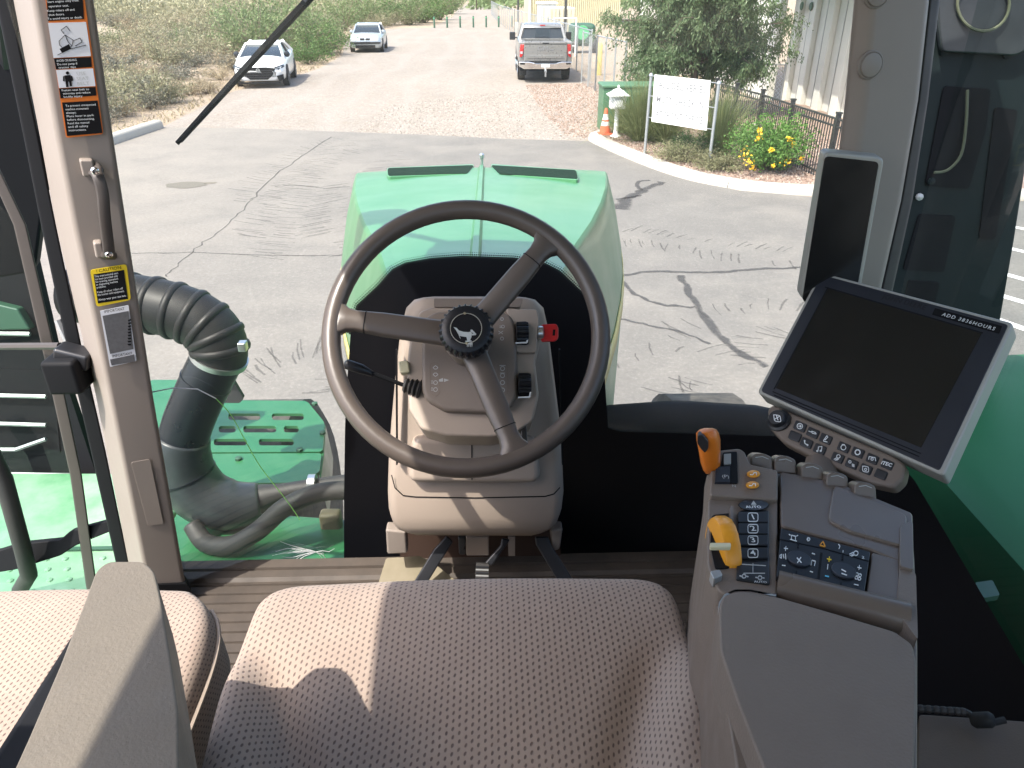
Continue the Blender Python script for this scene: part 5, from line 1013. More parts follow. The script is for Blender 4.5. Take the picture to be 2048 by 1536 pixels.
mk('printed_border', V, [(2*i, 2*i+2, 2*i+3, 2*i+1) for i in range(len(xx_)-1)], M['frit'], sg_, smooth=0)
cs = part('cab_frame'); 
for s in (-1, 1):
    MB().box((s*.765-.03, .0, 1.9), (s*.765+.03, .20, 3.44)).build('door_post', M['taupe'], cs, bevel=.01); MB().box((s*.72-.04, -.82, 1.9), (s*.72+.04, -.72, 3.44)).build('rear_post', M['taupe'], cs, bevel=.01)
MB().box((-.70, -.80, 1.9), (.70, -.74, 2.75)).build('rear_wall', M['blackmat'], cs); MB().box((.745, -.72, 1.9), (.775, .62, 2.45)).build('side_wall', M['blackmat'], cs)
mk('rear_window', [(-.7, -.77, 2.75), (.7, -.77, 2.75), (.7, -.77, 3.43), (-.7, -.77, 3.43)], [(0, 1, 2, 3)], M['glass_door'], cs, smooth=0); mk('door_window', [(-.765, -.72, 1.95), (-.765, 0, 1.95), (-.765, 0, 3.43), (-.765, -.72, 3.43)], [(0, 1, 2, 3)], M['glass_door'], cs, smooth=0)
# chassis and wheels under it all
ch = part('chassis'); MB().box((-.28, -1.2, .9), (.28, 3.3, 1.7)).build('frame', M['green2'], ch, bevel=.03); MB().box((-.7, -.75, 1.7), (.70, 1.25, 1.90)).build('cab_underside', M['blackmat'], ch)
for s in (-1, 1):
    for y, r_, wd, xo in ((-.9, .95, .5, 1.15), (2.9, .70, .42, 1.05)):
        e = empty('wheel', TR, (s*xo, y, r_)); MB().lathe([(r_*.6, -wd/2), (r_*.9, -wd/2), (r_, -wd*.4), (r_, wd*.4), (r_*.9, wd/2), (r_*.6, wd/2)], axis=(1, 0, 0), seg=32).build('tyre', M['tyre'], e); MB().lathe([(r_*.6, -wd*.3), (r_*.55, wd*.1), (.1, wd*.15), (0, wd*.15)], axis=(1, 0, 0), seg=24).build('rim', M['yellow'], e)
# ================================================================== the tractor: inside the cab
# ---- floor
fl = part('cab_floor', 'ribbed brown rubber floor mat'); prof = []
y = -.7
while y < 1.245: prof += [(y, 1.95), (y+.021, 1.95), (y+.0225, 1.9455), (y+.0255, 1.9455)]; y += .027
prof += [(1.25, 1.95), (1.257, 1.957), (1.275, 1.960), (1.277, 1.956), (1.281, 1.956), (1.283, 1.962), (1.305, 1.966), (1.31, 1.93)]
mk('floor_mat', [(x, y, z) for x in (-.74, .74) for y, z in prof], [(i, i+1, i+1+len(prof), i+len(prof)) for i in range(len(prof)-1)], M['mat'], fl, smooth=0, solid=.0)
# ---- steering wheel
CW = np.array([-.004, 1.05, 2.631]); NW = np.array([0, -math.cos(rad(41)), math.sin(rad(41))]); EX = np.array([1., 0, 0]); EY = np.cross(NW, EX)
sw_ = part('steering_wheel', 'dark brown three spoke steering wheel')
R_ = .2085; rings = []
for k in range(73):
    a = k/72*2*math.pi; d = EX*math.cos(a)+EY*math.sin(a); rings.append([CW+d*(R_+.0150*math.cos(b))+NW*(.0165*math.sin(b)) for b in [j*2*math.pi/14 for j in range(14)]])
MB().loft(rings, caps=False).build('rim', M['wheelrim'], sw_, smooth=180)
for ang in (49, 172.5, 291):
    a = rad(ang); d = EX*math.cos(a)+EY*math.sin(a); t = np.cross(NW, d); rg_ = []
    for f, wd, th, h in ((.028, .020, .007, -.012), (.06, .0190, .008, -.010), (.13, .0185, .009, -.004), (.158, .0165, .0095, -.001), (.172, .0155, .010, 0), (.185, .018, .011, 0), (.195, .025, .012, 0), (.203, .038, .010, 0)):
        c = CW+d*f+NW*h; rg_.append([c+t*wd*u+NW*th*v for u, v in ((-1, -.6), (-1, .5), (-.8, .95), (0, 1.05), (.8, .95), (1, .5), (1, -.6), (.7, -1), (-.7, -1))])
    MB().loft(rg_).build('spoke', M['wheelrim'], sw_, smooth=50)
    c = CW+d*.158; MB().loft([[c+d*q+t*.0172*u+NW*(.0102*v-.001) for u, v in ((-1, -.6), (-1, .5), (-.8, .95), (0, 1.06), (.8, .95), (1, .5), (1, -.6))] for q in (-.0006, .0006)]).build('spoke_joint', M['blackmat'], sw_)
HC = CW+NW*.012
MB().lathe([(.030, -.10), (.036, -.05), (.0385, -.030), (.0385, -.012)], CW, NW, 32).build('hub_base', M['pod'], sw_)
rings = []
for r, h in ((.034, -.016), (.0395, -.014), (.0405, -.008), (.0405, .006), (.037, .012), (.030, .0145), (.0255, .0145)):
    ring = []
    for k in range(112):
        a = k/112*2*math.pi; rr_ = r+(.0016 if (k % 4) < 2 else -.001)*(1 if -.013 < h < .010 else 0); ring.append(HC+(EX*math.cos(a)+EY*math.sin(a))*rr_+NW*h)
    rings.append(ring)
MB().loft(rings).build('hub_knob', M['knob'], sw_, smooth=30)
EP = Plane(HC+NW*.0150, NW)
MB().lathe([(0, -.001), (.0245, -.001), (.0245, .0002), (0, .0002)], EP.p, NW, 40).build('emblem_disc', M['lb'], sw_)
MB().lathe([(.0232, .0), (.0243, .0), (.0243, .0007), (.0232, .0007), (.0232, 0)], EP.p, NW, 40, caps=False).build('emblem_ring', M['silver'], sw_)
cx_, cy_ = 931, 674
def zz(pts): return [(800+x/5.12, 580+y/5.12) for x, y in pts]
M['emblem'] = simple('emblem_silver', (.45, .49, .50), .35, metal=.5)
pxpoly('emblem_figure', [zz([(548, 378), (580, 388), (605, 415), (650, 428), (700, 432), (725, 425), (735, 440), (732, 480), (715, 520), (690, 520), (680, 480), (640, 475), (610, 470), (590, 440), (570, 405)]), zz([(725, 425), (720, 408), (738, 405), (782, 450), (776, 462), (735, 464), (735, 448), (755, 446)]), zz([(595, 445), (612, 490), (622, 500), (610, 470), (625, 465)]), zz([(668, 520), (730, 515), (735, 528), (672, 534)]), zz([(680, 540), (745, 545), (740, 556), (684, 552)])]+[zz([(684+i*16, 555), (694+i*16, 555), (690+i*16, 585), (685+i*16, 580)]) for i in range(4)], EP, M['emblem'], sw_, off=.0006)
for a in (95, 272): q = EP.p+(EX*math.cos(rad(a))+EY*math.sin(rad(a)))*.0237; MB().lathe([(.0022, 0), (.0022, .001), (0, .0012)], q, NW, 8).build('emblem_stud', M['chrome'], sw_)
# ---- steering column
sc_ = part('steering_column', 'beige steering column with switch pod'); PD = Plane(CW-NW*.098, NW)
rows = [(598, 868, 1030, 1.222), (602, 846, 1052, 1.217), (612, 826, 1072, 1.210), (634, 808, 1090, 1.205), (680, 797, 1100, 1.20), (760, 788, 1110, 1.19), (860, 779, 1122, 1.172), (930, 774, 1127, 1.1585), (1000, 772, 1130, 1.15), (1035, 774, 1126, 1.147), (1055, 781, 1118, 1.148), (1066, 792, 1104, 1.152), (1071, 812, 1084, 1.16)]
rings = []
for py, l, r, yv in rows:
    a = aty(l, py, yv); b = aty(r, py, yv); w_ = np.array([.022, 0, 0]); k = np.array([0, 1, 0])
    bk = np.interp(py, [598, 612, 680, 800], [.012, .03, .07, .15])
    rings.append([a+k*bk, a+k*min(.03, bk*.6), a+k*.010+w_*.25, a+w_, b-w_, b+k*.010-w_*.25, b+k*min(.03, bk*.6), b+k*bk])
MB().loft(rings).build('outer_shell', M['taupe_l'], sc_, smooth=50)
slab('top_tray', [(868, 597), (1046, 598), (1040, 614), (868, 614)], PD, .01, M['pod'], sc_, r=3, off=.002)
slab('switch_pod', [(840, 622), (862, 614), (940, 611), (1074, 618), (1078, 625), (1079, 690), (1070, 722), (1078, 790), (1066, 842), (1030, 866), (980, 874), (890, 872), (842, 858), (818, 820), (812, 740), (822, 660)], PD, .10, M['taupe_l'], sc_, r=6, bevel=.014, seg=4)
slab('switch_panel', [(850, 634), (872, 622), (1004, 621), (1024, 632), (1033, 660), (1036, 790), (1020, 818), (985, 826), (890, 822), (852, 800), (843, 780), (843, 690)], PD, .03, M['pod'], sc_, r=10, bevel=.007, seg=4, off=.016)
PF = PD.off(.0163)
slab('ignition_block', [(1012, 617), (1074, 619), (1078, 640), (1072, 705), (1034, 705)], PD, .06, M['taupe_l'], sc_, r=4, bevel=.006, off=.010)
slab('chin_panel', [(822, 874), (1075, 876), (1082, 968), (815, 968)], Plane((0, 1.147, 2.35), (0, -1, .25)), .05, M['taupe_l'], sc_, r=22, bevel=.02, seg=4)
slab('chin_seam', [(942.5, 876), (944.5, 876), (945, 960), (943, 960)], Plane((0, 1.147, 2.35), (0, -1, .25)), .004, M['blackmat'], sc_, off=.0008)
LC = plane3(aty(800, 930, 1.1585), aty(1100, 930, 1.1585), aty(950, 1000, 1.15))
pxpoly('cover_seam', strokes([[(783, 950), (790, 976), (806, 991), (830, 994), (950, 996), (1090, 993), (1108, 988), (1120, 975)]], 2.0), LC, M['blackmat'], sc_, off=.0012)
for x0, y0, x1, y1 in ((781, 700, 781, 930), (1108, 700, 1113, 930)): slab('shell_gap', [(x0+10, y0), (x0+13, y0), (x1+14, y1), (x1+11, y1)], Plane((0, 1.165, 2.4), (0, -1, .18)), .01, M['blackmat'], sc_, off=.008)
FP = Plane((0, 1.25, 2.05), (0, -1, 0))
slab('pedal_box', [(800, 1050), (1118, 1050), (1122, 1120), (800, 1120)], Plane((0, 1.30, 2.05), (0, -1, 0)), .02, M['rust'], sc_)
slab('column_foot', [(771, 1060), (812, 1064), (815, 1108), (774, 1110)], FP, .03, M['taupe'], sc_, off=.06, bevel=.005); slab('column_foot', [(1100, 1062), (1126, 1058), (1120, 1100), (1104, 1104)], FP, .03, M['taupe'], sc_, off=.05, bevel=.005)
slab('pedal_hinge', [(932, 1074), (978, 1074), (978, 1112), (932, 1112)], FP, .03, M['taupe_l'], sc_, off=.02, bevel=.003); slab('hinge_spacer', [(916, 1076), (931, 1076), (931, 1110), (918, 1110)], FP, .03, M['elbow'], sc_, off=.015, bevel=.003); slab('hinge_bracket', [(1016, 1074), (1030, 1074), (1030, 1112), (1017, 1112)], FP, .02, M['taupe'], sc_, off=.015)
slab('kick_plate', [(772, 1116), (840, 1112), (868, 1126), (925, 1172), (755, 1172)], Plane((0, 1.19, 2.0), (0, -.5, 1)), .012, M['tan'], sc_, r=5, bevel=.004)
# dials, ignition, stalks
for i, (y, x, lab) in enumerate(((667, 1044, 'light dial'), (770, 1049, 'wiper dial'))):
    c = PD.hit(x, y, .012); rings = []
    for u, r in ((-.0105, .016), (-.009, .019), (.006, .0195), (.0105, .018)):
        rings.append([c+EX*u+(EY*math.cos(a)+NW*math.sin(a))*(r+(.0008 if k % 2 else -.0004)) for k, a in enumerate([j*2*math.pi/44 for j in range(44)])])
    MB().loft(rings).build('dial', M['knob'], sc_, smooth=30)
    yb = y+(18 if i == 0 else 24); pxpoly('dial_mark', strokes([[(x-13, yb+1), (x+10, yb), (x+12, yb-10)]], 3), PD.off(.024), M['print'], sc_)
c = PD.hit(1076, 666, .0); MB().lathe([(.012, 0), (.012, .008), (.008, .010), (0, .010)], c, (1, 0, 0), 16).build('ignition_lock', M['silver'], sc_)
b0 = PD.hit(840, 775, -.02); lv = [PD.hit(690, 727, .03), PD.hit(722, 738, .03), PD.hit(745, 748, .02), PD.hit(812, 772, 0)]
stk = MB().tube([lv[0], lv[0]+(np.array(lv[1])-lv[0])*.1, lv[1], lv[2]], [.006, .0085, .0085, .005], 10).build('stalk_grip', M['black'], sc_); MB().tube([lv[1], lv[3]], [.0035, .0035], 8).build('stalk', M['blackmat'], sc_)
bp_ = [np.array(PD.hit(808+k*4.4, 770+k*1.2, .0)) for k in range(9)]; MB().tube(bp_, [.010, .013, .009, .014, .010, .0155, .011, .0165, .013], 14).build('stalk_boot', M['rubber'], sc_)
slab('tilt_knob', [(796, 722), (816, 720), (820, 744), (800, 747)], PD, .02, M['cream'], sc_, r=5, bevel=.004, off=.01); c = PD.hit(1047, 862, -.02)
slab('tilt_lever', [(1042, 840), (1052, 838), (1055, 885), (1042, 888)], PD, .012, M['black'], sc_, r=4, bevel=.003, off=-.005)
# switch symbols
pr = strokes([circ(1004, 677, 3.2)]+[[(999, 652), (1003, 652)], [(999, 655), (1003, 655)], circ(1006, 653, 3, 8), [(997, 662), (1006, 668)], [(1006, 662), (997, 668)], circ(1004, 638, 3, 8)], 1.2)
pr += strokes([[(866, 735), (871, 731), (876, 735), (873, 738), (869, 738), (866, 735)], [(866, 749), (871, 753), (876, 749), (873, 746), (869, 746), (866, 749)], circ(871, 765, 4, 8), [(862, 762), (866, 762)], [(862, 766), (866, 766)], circ(871, 779, 4, 8), [(862, 776), (866, 776)], [(862, 780), (866, 780)]], 1.2)
pr += strokes([circ(1005, y_, 4.3, 8) for y_ in (737, 751, 765, 780)]+[[(999, 731), (1011, 731)], [(1000, 746), (1010, 746)]], 1.2)+[[(878, 759), (886, 756), (886, 763), (878, 763)], [(888, 757), (898, 760), (888, 764)]]+strokes([[(980, 757), (984, 763)], [(986, 757), (986, 763)], [(989, 757), (993, 760), (989, 763)]], 1.2)
pxpoly('switch_symbols', pr, PF, M['printdim'], sc_, off=.0003)
for q in ([(860, 726), (878, 726), (880, 786), (871, 794), (861, 786)], [(996, 726), (1014, 726), (1016, 786), (1006, 794), (996, 786)]): pxpoly('symbol_groove', strokes([rpoly(q, 7, 3)+[rpoly(q, 7, 3)[0]]], 1.0), PF, M['console'], sc_, off=.0002)
# key: a thing of its own
ky = empty('ignition_key'); tag(ky, 'red plastic headed key sitting in the ignition beside the wheel hub', 'key')
slab('key_head', [(1084, 648), (1113, 647), (1117, 655), (1117, 676), (1111, 682), (1084, 683), (1081, 676), (1081, 654)], PD, .006, M['red'], ky, r=5, bevel=.002, off=.004); slab('key_blade', [(1072, 658), (1083, 658), (1083, 670), (1072, 670)], PD, .003, M['silver'], ky, off=.002); slab('key_slot', [(1106, 659), (1111, 659), (1110, 671), (1105, 671)], PD, .001, M['lb'], ky, off=.0045)
# pedals
PP = Plane((0, 1.17, 2.05), (0, -1, .6))
for nm, q, lab in (('pedal_arm', [(893, 1072), (906, 1084), (852, 1170), (824, 1170), (868, 1098)], 0), ('pedal_arm', [(1004, 1076), (1020, 1080), (1008, 1098), (984, 1132), (968, 1128), (1000, 1092)], 0), ('pedal_arm', [(1070, 1074), (1096, 1074), (1104, 1092), (1152, 1168), (1122, 1172), (1072, 1090)], 0)):
    slab(nm, q, PP, .010, M['black'], sc_, bevel=.003)
slab('pedal_pad', [(952, 1126), (978, 1128), (977, 1161), (950, 1161)], PP, .012, M['rubber'], sc_, r=3, off=.012)
for k in range(5): slab('pad_ridge', [(951.5, 1132+k*6), (977, 1133+k*6), (977, 1135.5+k*6), (951.5, 1134.5+k*6)], PP, .003, M['galv'] if k in (1, 3) else M['black'], sc_, off=.014)
# ---- driving seat
def cushion_mesh(name, x0, x1, prof, wfun, zoff, parent, nu=44, drop=.10, taper=.965):
    pr = smoothpath([np.array(p) for p in prof], 5); V = []; uv = []; L = 0; xc = (x0+x1)/2; hw = (x1-x0)/2
    for j, (y, z) in enumerate(pr):
        if j: L += np.linalg.norm(pr[j]-pr[j-1])
        ul = 0; pv = None
        for i in range(nu+1):
            u = -1+2*i/nu; au = abs(u); w_ = hw*wfun(y)
            if au < .86: xx = taper*u/.86; zd = 0
            else: f = (au-.86)/.14; xx = math.copysign(taper+(1-taper)*math.sin(f*math.pi/2), u); zd = -drop*(1-math.cos(f*math.pi/2))
            edge = max(0, abs(xx)-.88)/.12; p = (xc+w_*xx, y, z+zd+zoff(xx*hw, y)-.010*edge**2)
            if pv is not None: ul += math.dist(p, pv)
            pv = p; V.append(p); uv.append((ul, L))
        mid = ul/2
        for i in range(nu+1): k = j*(nu+1)+i; uv[k] = (uv[k][0]-mid, L)
    n = nu+1; F = [(j*n+i, j*n+i+1, (j+1)*n+i+1, (j+1)*n+i) for j in range(len(pr)-1) for i in range(nu)]
    return mk(name, V, F, M['fabric'], parent, smooth=180, uv=uv, sub=1)
ds = part('driver_seat', 'beige dotted fabric driving seat')
def sst(a, b, t): t = min(1, max(0, (t-a)/(b-a))); return t*t*(3-2*t)
def bolster(x, y):
    xb = np.interp(y, [.1, .3, .42, .52, .6], [.115, .130, .155, .195, .25]); ax = abs(x); return .030*sst(xb-.012, xb+.055, ax)*sst(.60, .47, y)-.018*math.exp(-((ax-xb)/.022)**2)*sst(.58, .48, y)+.004*math.cos(x*9)
def fw(y): return np.interp(y, [.2, .36, .56], [.915, .93, 1.0])-.26*max(0, (y-.61)/.074)**2.6
cushion_mesh('seat_cushion', -.240, .246, [(.02, 2.486), (.15, 2.482), (.30, 2.482), (.42, 2.490), (.54, 2.502), (.61, 2.504), (.652, 2.493), (.675, 2.465), (.684, 2.425), (.678, 2.38)], fw, bolster, ds)
MB().box((-.22, .05, 2.22), (.21, .58, 2.40)).build('seat_pan', M['blackmat'], ds, bevel=.03); MB().box((-.17, .10, 1.95), (.17, .50, 2.22)).build('suspension', M['rubber'], ds, bevel=.03)
cushion_mesh('seat_back', -.25, .25, [(.10, 2.50), (.06, 2.60), (.02, 2.75), (-.03, 2.88), (-.06, 2.91), (-.11, 2.88), (-.12, 2.6)], lambda y: 1, lambda x, y: 0, ds)
la = part('seat_armrest', 'beige padded armrest on the door side of the seat'); AP = Plane((0, .4, 2.72), (0, 0, 1))
slab('arm_pad', [(182, 1168), (192, 1140), (216, 1122), (286, 1122), (308, 1140), (320, 1190), (340, 1310), (356, 1420), (358, 1600), (0, 1600), (55, 1480), (122, 1325)], AP, .062, M['arm_pad'], la, r=14, bevel=.014, seg=5)
MB().prism([(-.30, .02, 2.40), (-.19, .02, 2.40), (-.215, .30, 2.40), (-.245, .45, 2.40), (-.30, .45, 2.40)], (0, 0, .255)).build('arm_shade_bracket', M['blackmat'], la, bevel=.008)  # hidden support, widened and slanted to shade the driving seat
# ---- instructional seat
ins = part('instructor_seat', 'beige dotted folding seat beside the door'); 
def sup(y): t = abs((y-.55)/.275); return max(.02, (1-min(1, t)**4.2))**(1/4.2)
cushion_mesh('seat_cushion', -.86, -.322, [(.282, 2.33), (.29, 2.345), (.33, 2.352), (.45, 2.352), (.60, 2.355), (.72, 2.358), (.78, 2.352), (.806, 2.34), (.818, 2.315), (.822, 2.28)], lambda y: sup(min(y, .80)) if y > .55 else 1, lambda x, y: .012*math.cos(min(1.5, abs(x)*5)), ins, drop=.085, taper=.93)
pts = []
for k in range(24):
    y = .36+.42*k/23; wv = .269*(sup(min(y, .80)) if y > .55 else 1); pts.append((-.591+wv*.9815, y, 2.354-.0235))
MB().tube(pts, .0035, 6).build('piping', M['taupe_l'], ins); MB().box((-.82, .30, 2.0), (-.38, .72, 2.28)).build('seat_base', M['blackmat'], ins, bevel=.03)
cushion_mesh('seat_back', -.84, -.42, [(.33, 2.36), (.31, 2.5), (.28, 2.7), (.235, 2.9), (.21, 3.0), (.17, 3.04), (.11, 3.02), (.10, 2.9), (.16, 2.6), (.20, 2.36)], lambda y: 1, lambda x, y: 0, ins, drop=.0, taper=.97)  # unseen tall backrest, shaped to cast shade over the driving seat
# ---- monitor (plane solved from its four corners)
MC = [np.array(p) for p in ((.565, 1.121, 2.699), (.719, .876, 2.715), (.603, .758, 2.561), (.449, 1.003, 2.545))]; MP = plane3(MC[0], MC[1], MC[3])
mn = part('monitor', 'large dark touchscreen monitor in a grey housing')
slab('housing', [(1640, 543), (2028, 645), (1887, 952), (1513, 785)], MP, .034, M['greymetal'], mn, r=10, bevel=.005, seg=3)
slab('bezel', [(1643, 549), (2017, 649), (1879, 941), (1521, 782)], MP, .003, M['navy'], mn, r=7, off=.0012, bevel=.001)
slab('screen', [(1655, 577), (1963, 667), (1842, 895), (1552, 776)], MP, .002, M['screen'], mn, off=.0016)
pxpoly('screen_groove', strokes([[(1655, 576), (1548, 778)], [(1650, 574), (1966, 666)], [(1545, 783), (1842, 907)], [(1548, 790), (1838, 913)]], 2), MP, M['blackmat'], mn, off=.0019)
TDm = (1, .263)
slab('hour_label', [(1870, 616), (2004, 652), (1998, 667), (1864, 629)], MP, .0006, M['lb'], mn, off=.0019)
pxtext('ADD 3836HOURS', MP, 1936, 643, 6.4, M['print'], 'hour_lettering', mn, dx=(1, .285), off=.0023, space=1.28)
M['faint'] = simple('embossed_black', (.004, .004, .005), .6); pxtext('JOHN DEERE', MP, 1808, 604, 9, M['faint'], 'maker_lettering', mn, dx=(1, .27), off=.0015)
kp = part('monitor_keypad', 'brown keypad with black symbol keys under the monitor'); KPl = MP.off(-.006)
slab('keypad_body', [(1534, 818), (1545, 808), (1600, 832), (1790, 912), (1812, 930), (1806, 958), (1786, 976), (1745, 968), (1640, 922), (1565, 884), (1538, 856)], KPl, .025, M['console'], kp, r=9, bevel=.005, seg=3)
rk = [(730, 1030), (805, 1068), (880, 1103), (985, 1152), (1068, 1183), (1153, 1220), (1240, 1252)]; r2 = [(700, 1088), (768, 1127), (845, 1163), (950, 1213), (1032, 1248), (1115, 1280), (1203, 1310)]
def kc(p): return (1350+p[0]/2.9255, 500+p[1]/2.9255)
for p in rk+r2:
    x, y = kc(p); ux, uy = 11.2, 4.6; vx, vy = -3.4, 8.2
    slab('key', [(x-ux-vx, y-uy-vy), (x+ux-vx, y+uy-vy), (x+ux+vx, y+uy+vy), (x-ux+vx, y-uy+vy)], KPl, .006, M['black'], kp, r=3, bevel=.0012, off=.0022)
ksym = []
def S(i, row, lines, wd=1.3):
    x, y = kc((rk if row == 0 else r2)[i]); return strokes([[(x+a, y+b) for a, b in L] for L in lines], wd)
ksym += S(0, 0, [circ(0, 0, 5.5), [(-3, 0), (3, 0)], [(0, -3), (3, 0), (0, 3)]])+S(1, 0, [[(-8, -3), (-2, -1)], [(-2, -3), (6, 0), (7, 3), (-1, 1), (-2, -3)]])+S(2, 0, [[(-4, 4), (3, -6), (5, -3), (-1, 3)], [(-4, 5), (4, 7)]])+S(3, 0, [circ(0, 1, 5), [(-3, -5), (3, -5)]])+S(4, 0, [circ(0, 0, 5)], 2.2)+S(5, 0, [[(-7, 2), (-6, -4), (6, -2), (7, 5)], circ(0, 1, 2.5, 8)])
ksym += S(1, 1, [[(-4, -5), (-3, 1), (3, 6)], [(-4, -5), (-2, -3)], [(1, 3), (4, 5)]], 1.8)+S(2, 1, [[(-3, 4), (-2, -4), (5, -5), (4, 3)], circ(-4.5, 4.5, 1.5, 6), circ(2.5, 4, 1.5, 6)])+S(3, 1, [circ(2, -2, 3.5), [(-7, 4), (0, 0)], [(-5, 6), (1, 2)], [(-2, 6), (3, 3)]])+S(4, 1, [circ(-3, -3, 2.5, 8), [(1, 1), (6, 3)], [(1, 3), (6, 5)], [(1, 5), (6, 7)]])+S(5, 1, [rpoly([(-6, -6), (6, -4), (6, 7), (-6, 5)], 3, 2)+[(-6, -6)], circ(0, 1, 2.4, 8)])
pxpoly('key_symbols', ksym, KPl, M['print'], kp, off=.0028)
pxtext('iTEC', KPl, *kc((1238, 1252)), 6.5, M['print'], 'key_lettering', kp, dx=(1, .3), off=.0028, bold=.0002)
c = KPl.hit(1559, 842, .0); MB().lathe([(.0175, -.004), (.0175, .004), (.014, .006), (.013, .012), (.0115, .014), (0, .014)], c, KPl.n, 32).build('rotary_knob', M['black'], kp)
KQ = KPl.off(.0142); pxtext('X', KQ, 1554, 836, 8, M['print'], 'key_lettering', kp, dx=(1, .25), off=.0004, bold=.0002); pxpoly('key_symbols', strokes([rpoly([(1547, 829), (1560, 831), (1562, 844), (1549, 842)], 3, 2)+[(1547, 829)]], 1.2), KQ, M['print'], kp, off=.0004)
MB().tube([KPl.hit(1700, 850, -.05), KPl.hit(1650, 900, -.055), (.47, .80, 2.50), (.42, .66, 2.53)], .024, 12).build('monitor_arm', M['console'], kp)
# ---- corner post display
cdp = part('corner_display', 'narrow black post display in a grey frame'); CP = plane3(np.array((.526, 1.101, 2.889)), np.array((.611, 1.091, 2.883)), np.array((.539, 1.107, 2.666)))
slab('display_frame', [(1650, 303), (1770, 316), (1716, 612), (1600, 600)], CP, .03, M['greymetal'], cdp, r=14, bevel=.004, seg=3)
slab('display_screen', [(1650, 312), (1758, 324), (1706, 624), (1604, 603)], CP, .003, M['screen'], cdp, r=10, off=.0008)
# ---- right hand console
co = part('armrest_console', 'brown armrest console with levers and buttons'); KZ = Plane((0, .5, 2.66), (0, 0, 1)); KT = Plane((0, .58, 2.665), (0, -.16, 1))
slab('console_body', [(1416, 960), (1424, 905), (1484, 898), (1500, 925), (1560, 938), (1700, 975), (1822, 1026), (1830, 1120), (1836, 1290), (1836, 1700), (1500, 1700), (1450, 1400), (1436, 1215), (1412, 1150), (1410, 1040)], KZ, .30, M['console'], co, r=12, bevel=.012, seg=3, off=-.012)
slab('lever_block', [(1424, 902), (1478, 896), (1490, 903), (1500, 928), (1556, 940), (1556, 1000), (1420, 990)], KT, .05, M['console'], co, r=6, bevel=.006, off=.006)
slab('switch_block', [(1416, 998), (1556, 1000), (1555, 1190), (1470, 1196), (1436, 1180), (1414, 1130)], KZ, .03, M['console'], co, r=8, bevel=.006, off=.004)
slab('console_top', [(1560, 942), (1680, 966), (1826, 1026), (1826, 1060), (1816, 1130), (1740, 1098), (1562, 1052)], KZ, .04, M['console_gl'], co, r=8, bevel=.010, seg=3, off=.006)
slab('console_step', [(1668, 968), (1816, 1030), (1806, 1092), (1700, 1062), (1656, 1040)], KZ, .02, M['console_gl'], co, r=12, bevel=.003, seg=3, off=.0085)
slab('console_wing', [(1800, 1050), (1826, 1040), (1828, 1140), (1800, 1132)], KZ, .06, M['console_gl'], co, r=8, bevel=.008, seg=3, off=.010); slab('side_lid', [(1744, 1104), (1800, 1120), (1800, 1208), (1732, 1190)], KZ, .02, M['console_gl'], co, r=5, bevel=.004, off=.006); slab('side_cap', [(1800, 1130), (1832, 1145), (1836, 1280), (1796, 1225), (1794, 1205)], KZ, .04, M['console'], co, r=8, bevel=.008, seg=3, off=.007)
rg_ = []
for k in range(9):
    a = k/8*math.pi; rg_.append(None)
for x0, y0, x1, y1, rad_ in ((1553, 1172, 1815, 1238, .0135),):
    MB().tube([KZ.hit(x0, y0, -.001), KZ.hit(x1, y1, -.001)], rad_, 20).build('console_roll', M['console_gl'], co, smooth=60)
slab('armrest_pad', [(1438, 1212), (1446, 1190), (1480, 1182), (1552, 1192), (1650, 1220), (1790, 1262), (1826, 1288), (1834, 1330), (1826, 1700), (1590, 1700), (1520, 1520), (1470, 1390), (1440, 1300)], KZ, .045, M['pad'], co, r=[10]*13, bevel=.012, seg=5, off=.014)
pxpoly('pad_trim', strokes([[(1439, 1296), (1438, 1230), (1440, 1205), (1450, 1190), (1470, 1181), (1500, 1181), (1552, 1191)]], 4), KZ, M['silver'], co, off=.004, t=.002)
# black button panel
slab('button_panel', [(1480, 1020), (1538, 1020), (1538, 1110), (1540, 1168), (1472, 1158), (1474, 1120)], KZ, .006, M['black'], co, r=4, bevel=.0015, off=.006)
for k, (yv, s_) in enumerate(((1034, '1'), (1057, '2'), (1080, '3'), (1106, '4'))):
    slab('button', [(1476, yv-11), (1537, yv-11), (1537, yv+10), (1476, yv+10)], KZ, .004, M['knob'], co, r=3, bevel=.001, off=.008)
    pxtext(s_, KZ, 1506, yv, 9.5, M['print'], 'button_lettering', co, off=.0086, bold=.0001); pxpoly('button_symbols', strokes([rpoly([(1496, yv-8.5), (1516, yv-8.5), (1516, yv+8.5), (1496, yv+8.5)], 4, 2)+[(1496, yv-4.5)]], 1.2), KZ, M['print'], co, off=.0086)
MB().loft([[KZ.hit(x, y, o_) for x, y in ngon(1507, 1010, 31*s, 28, 11.5*s)] for s, o_ in ((1, .002), (1, .007), (.9, .0085), (.05, .0075))]).build('button', M['black'], co); pxtext('AUTO', KZ, 1507, 1014, 4.5, M['print'], 'button_lettering', co, off=.0093, bold=.0001)
pxpoly('button_symbols', [[(1507, 1001), (1513, 1009), (1502, 1009)]]+strokes([[(1484, 1128), (1532, 1131)], [(1487, 1146), (1530, 1146)], [(1506, 1126), (1506, 1146)]], 1.0)+strokes([circ(1488, 1152, 4, 8), [(1479, 1151), (1483, 1152)], [(1493, 1152), (1497, 1153)], circ(1520, 1155, 4, 8), [(1511, 1154), (1515, 1155)], [(1525, 1155), (1529, 1156)]], 1.6), KZ, M['printdim'], co, off=.0093); pxtext('AUTO', KZ, 1521, 1164, 4.2, M['print'], 'button_lettering', co, dx=(1, .05), off=.0066)
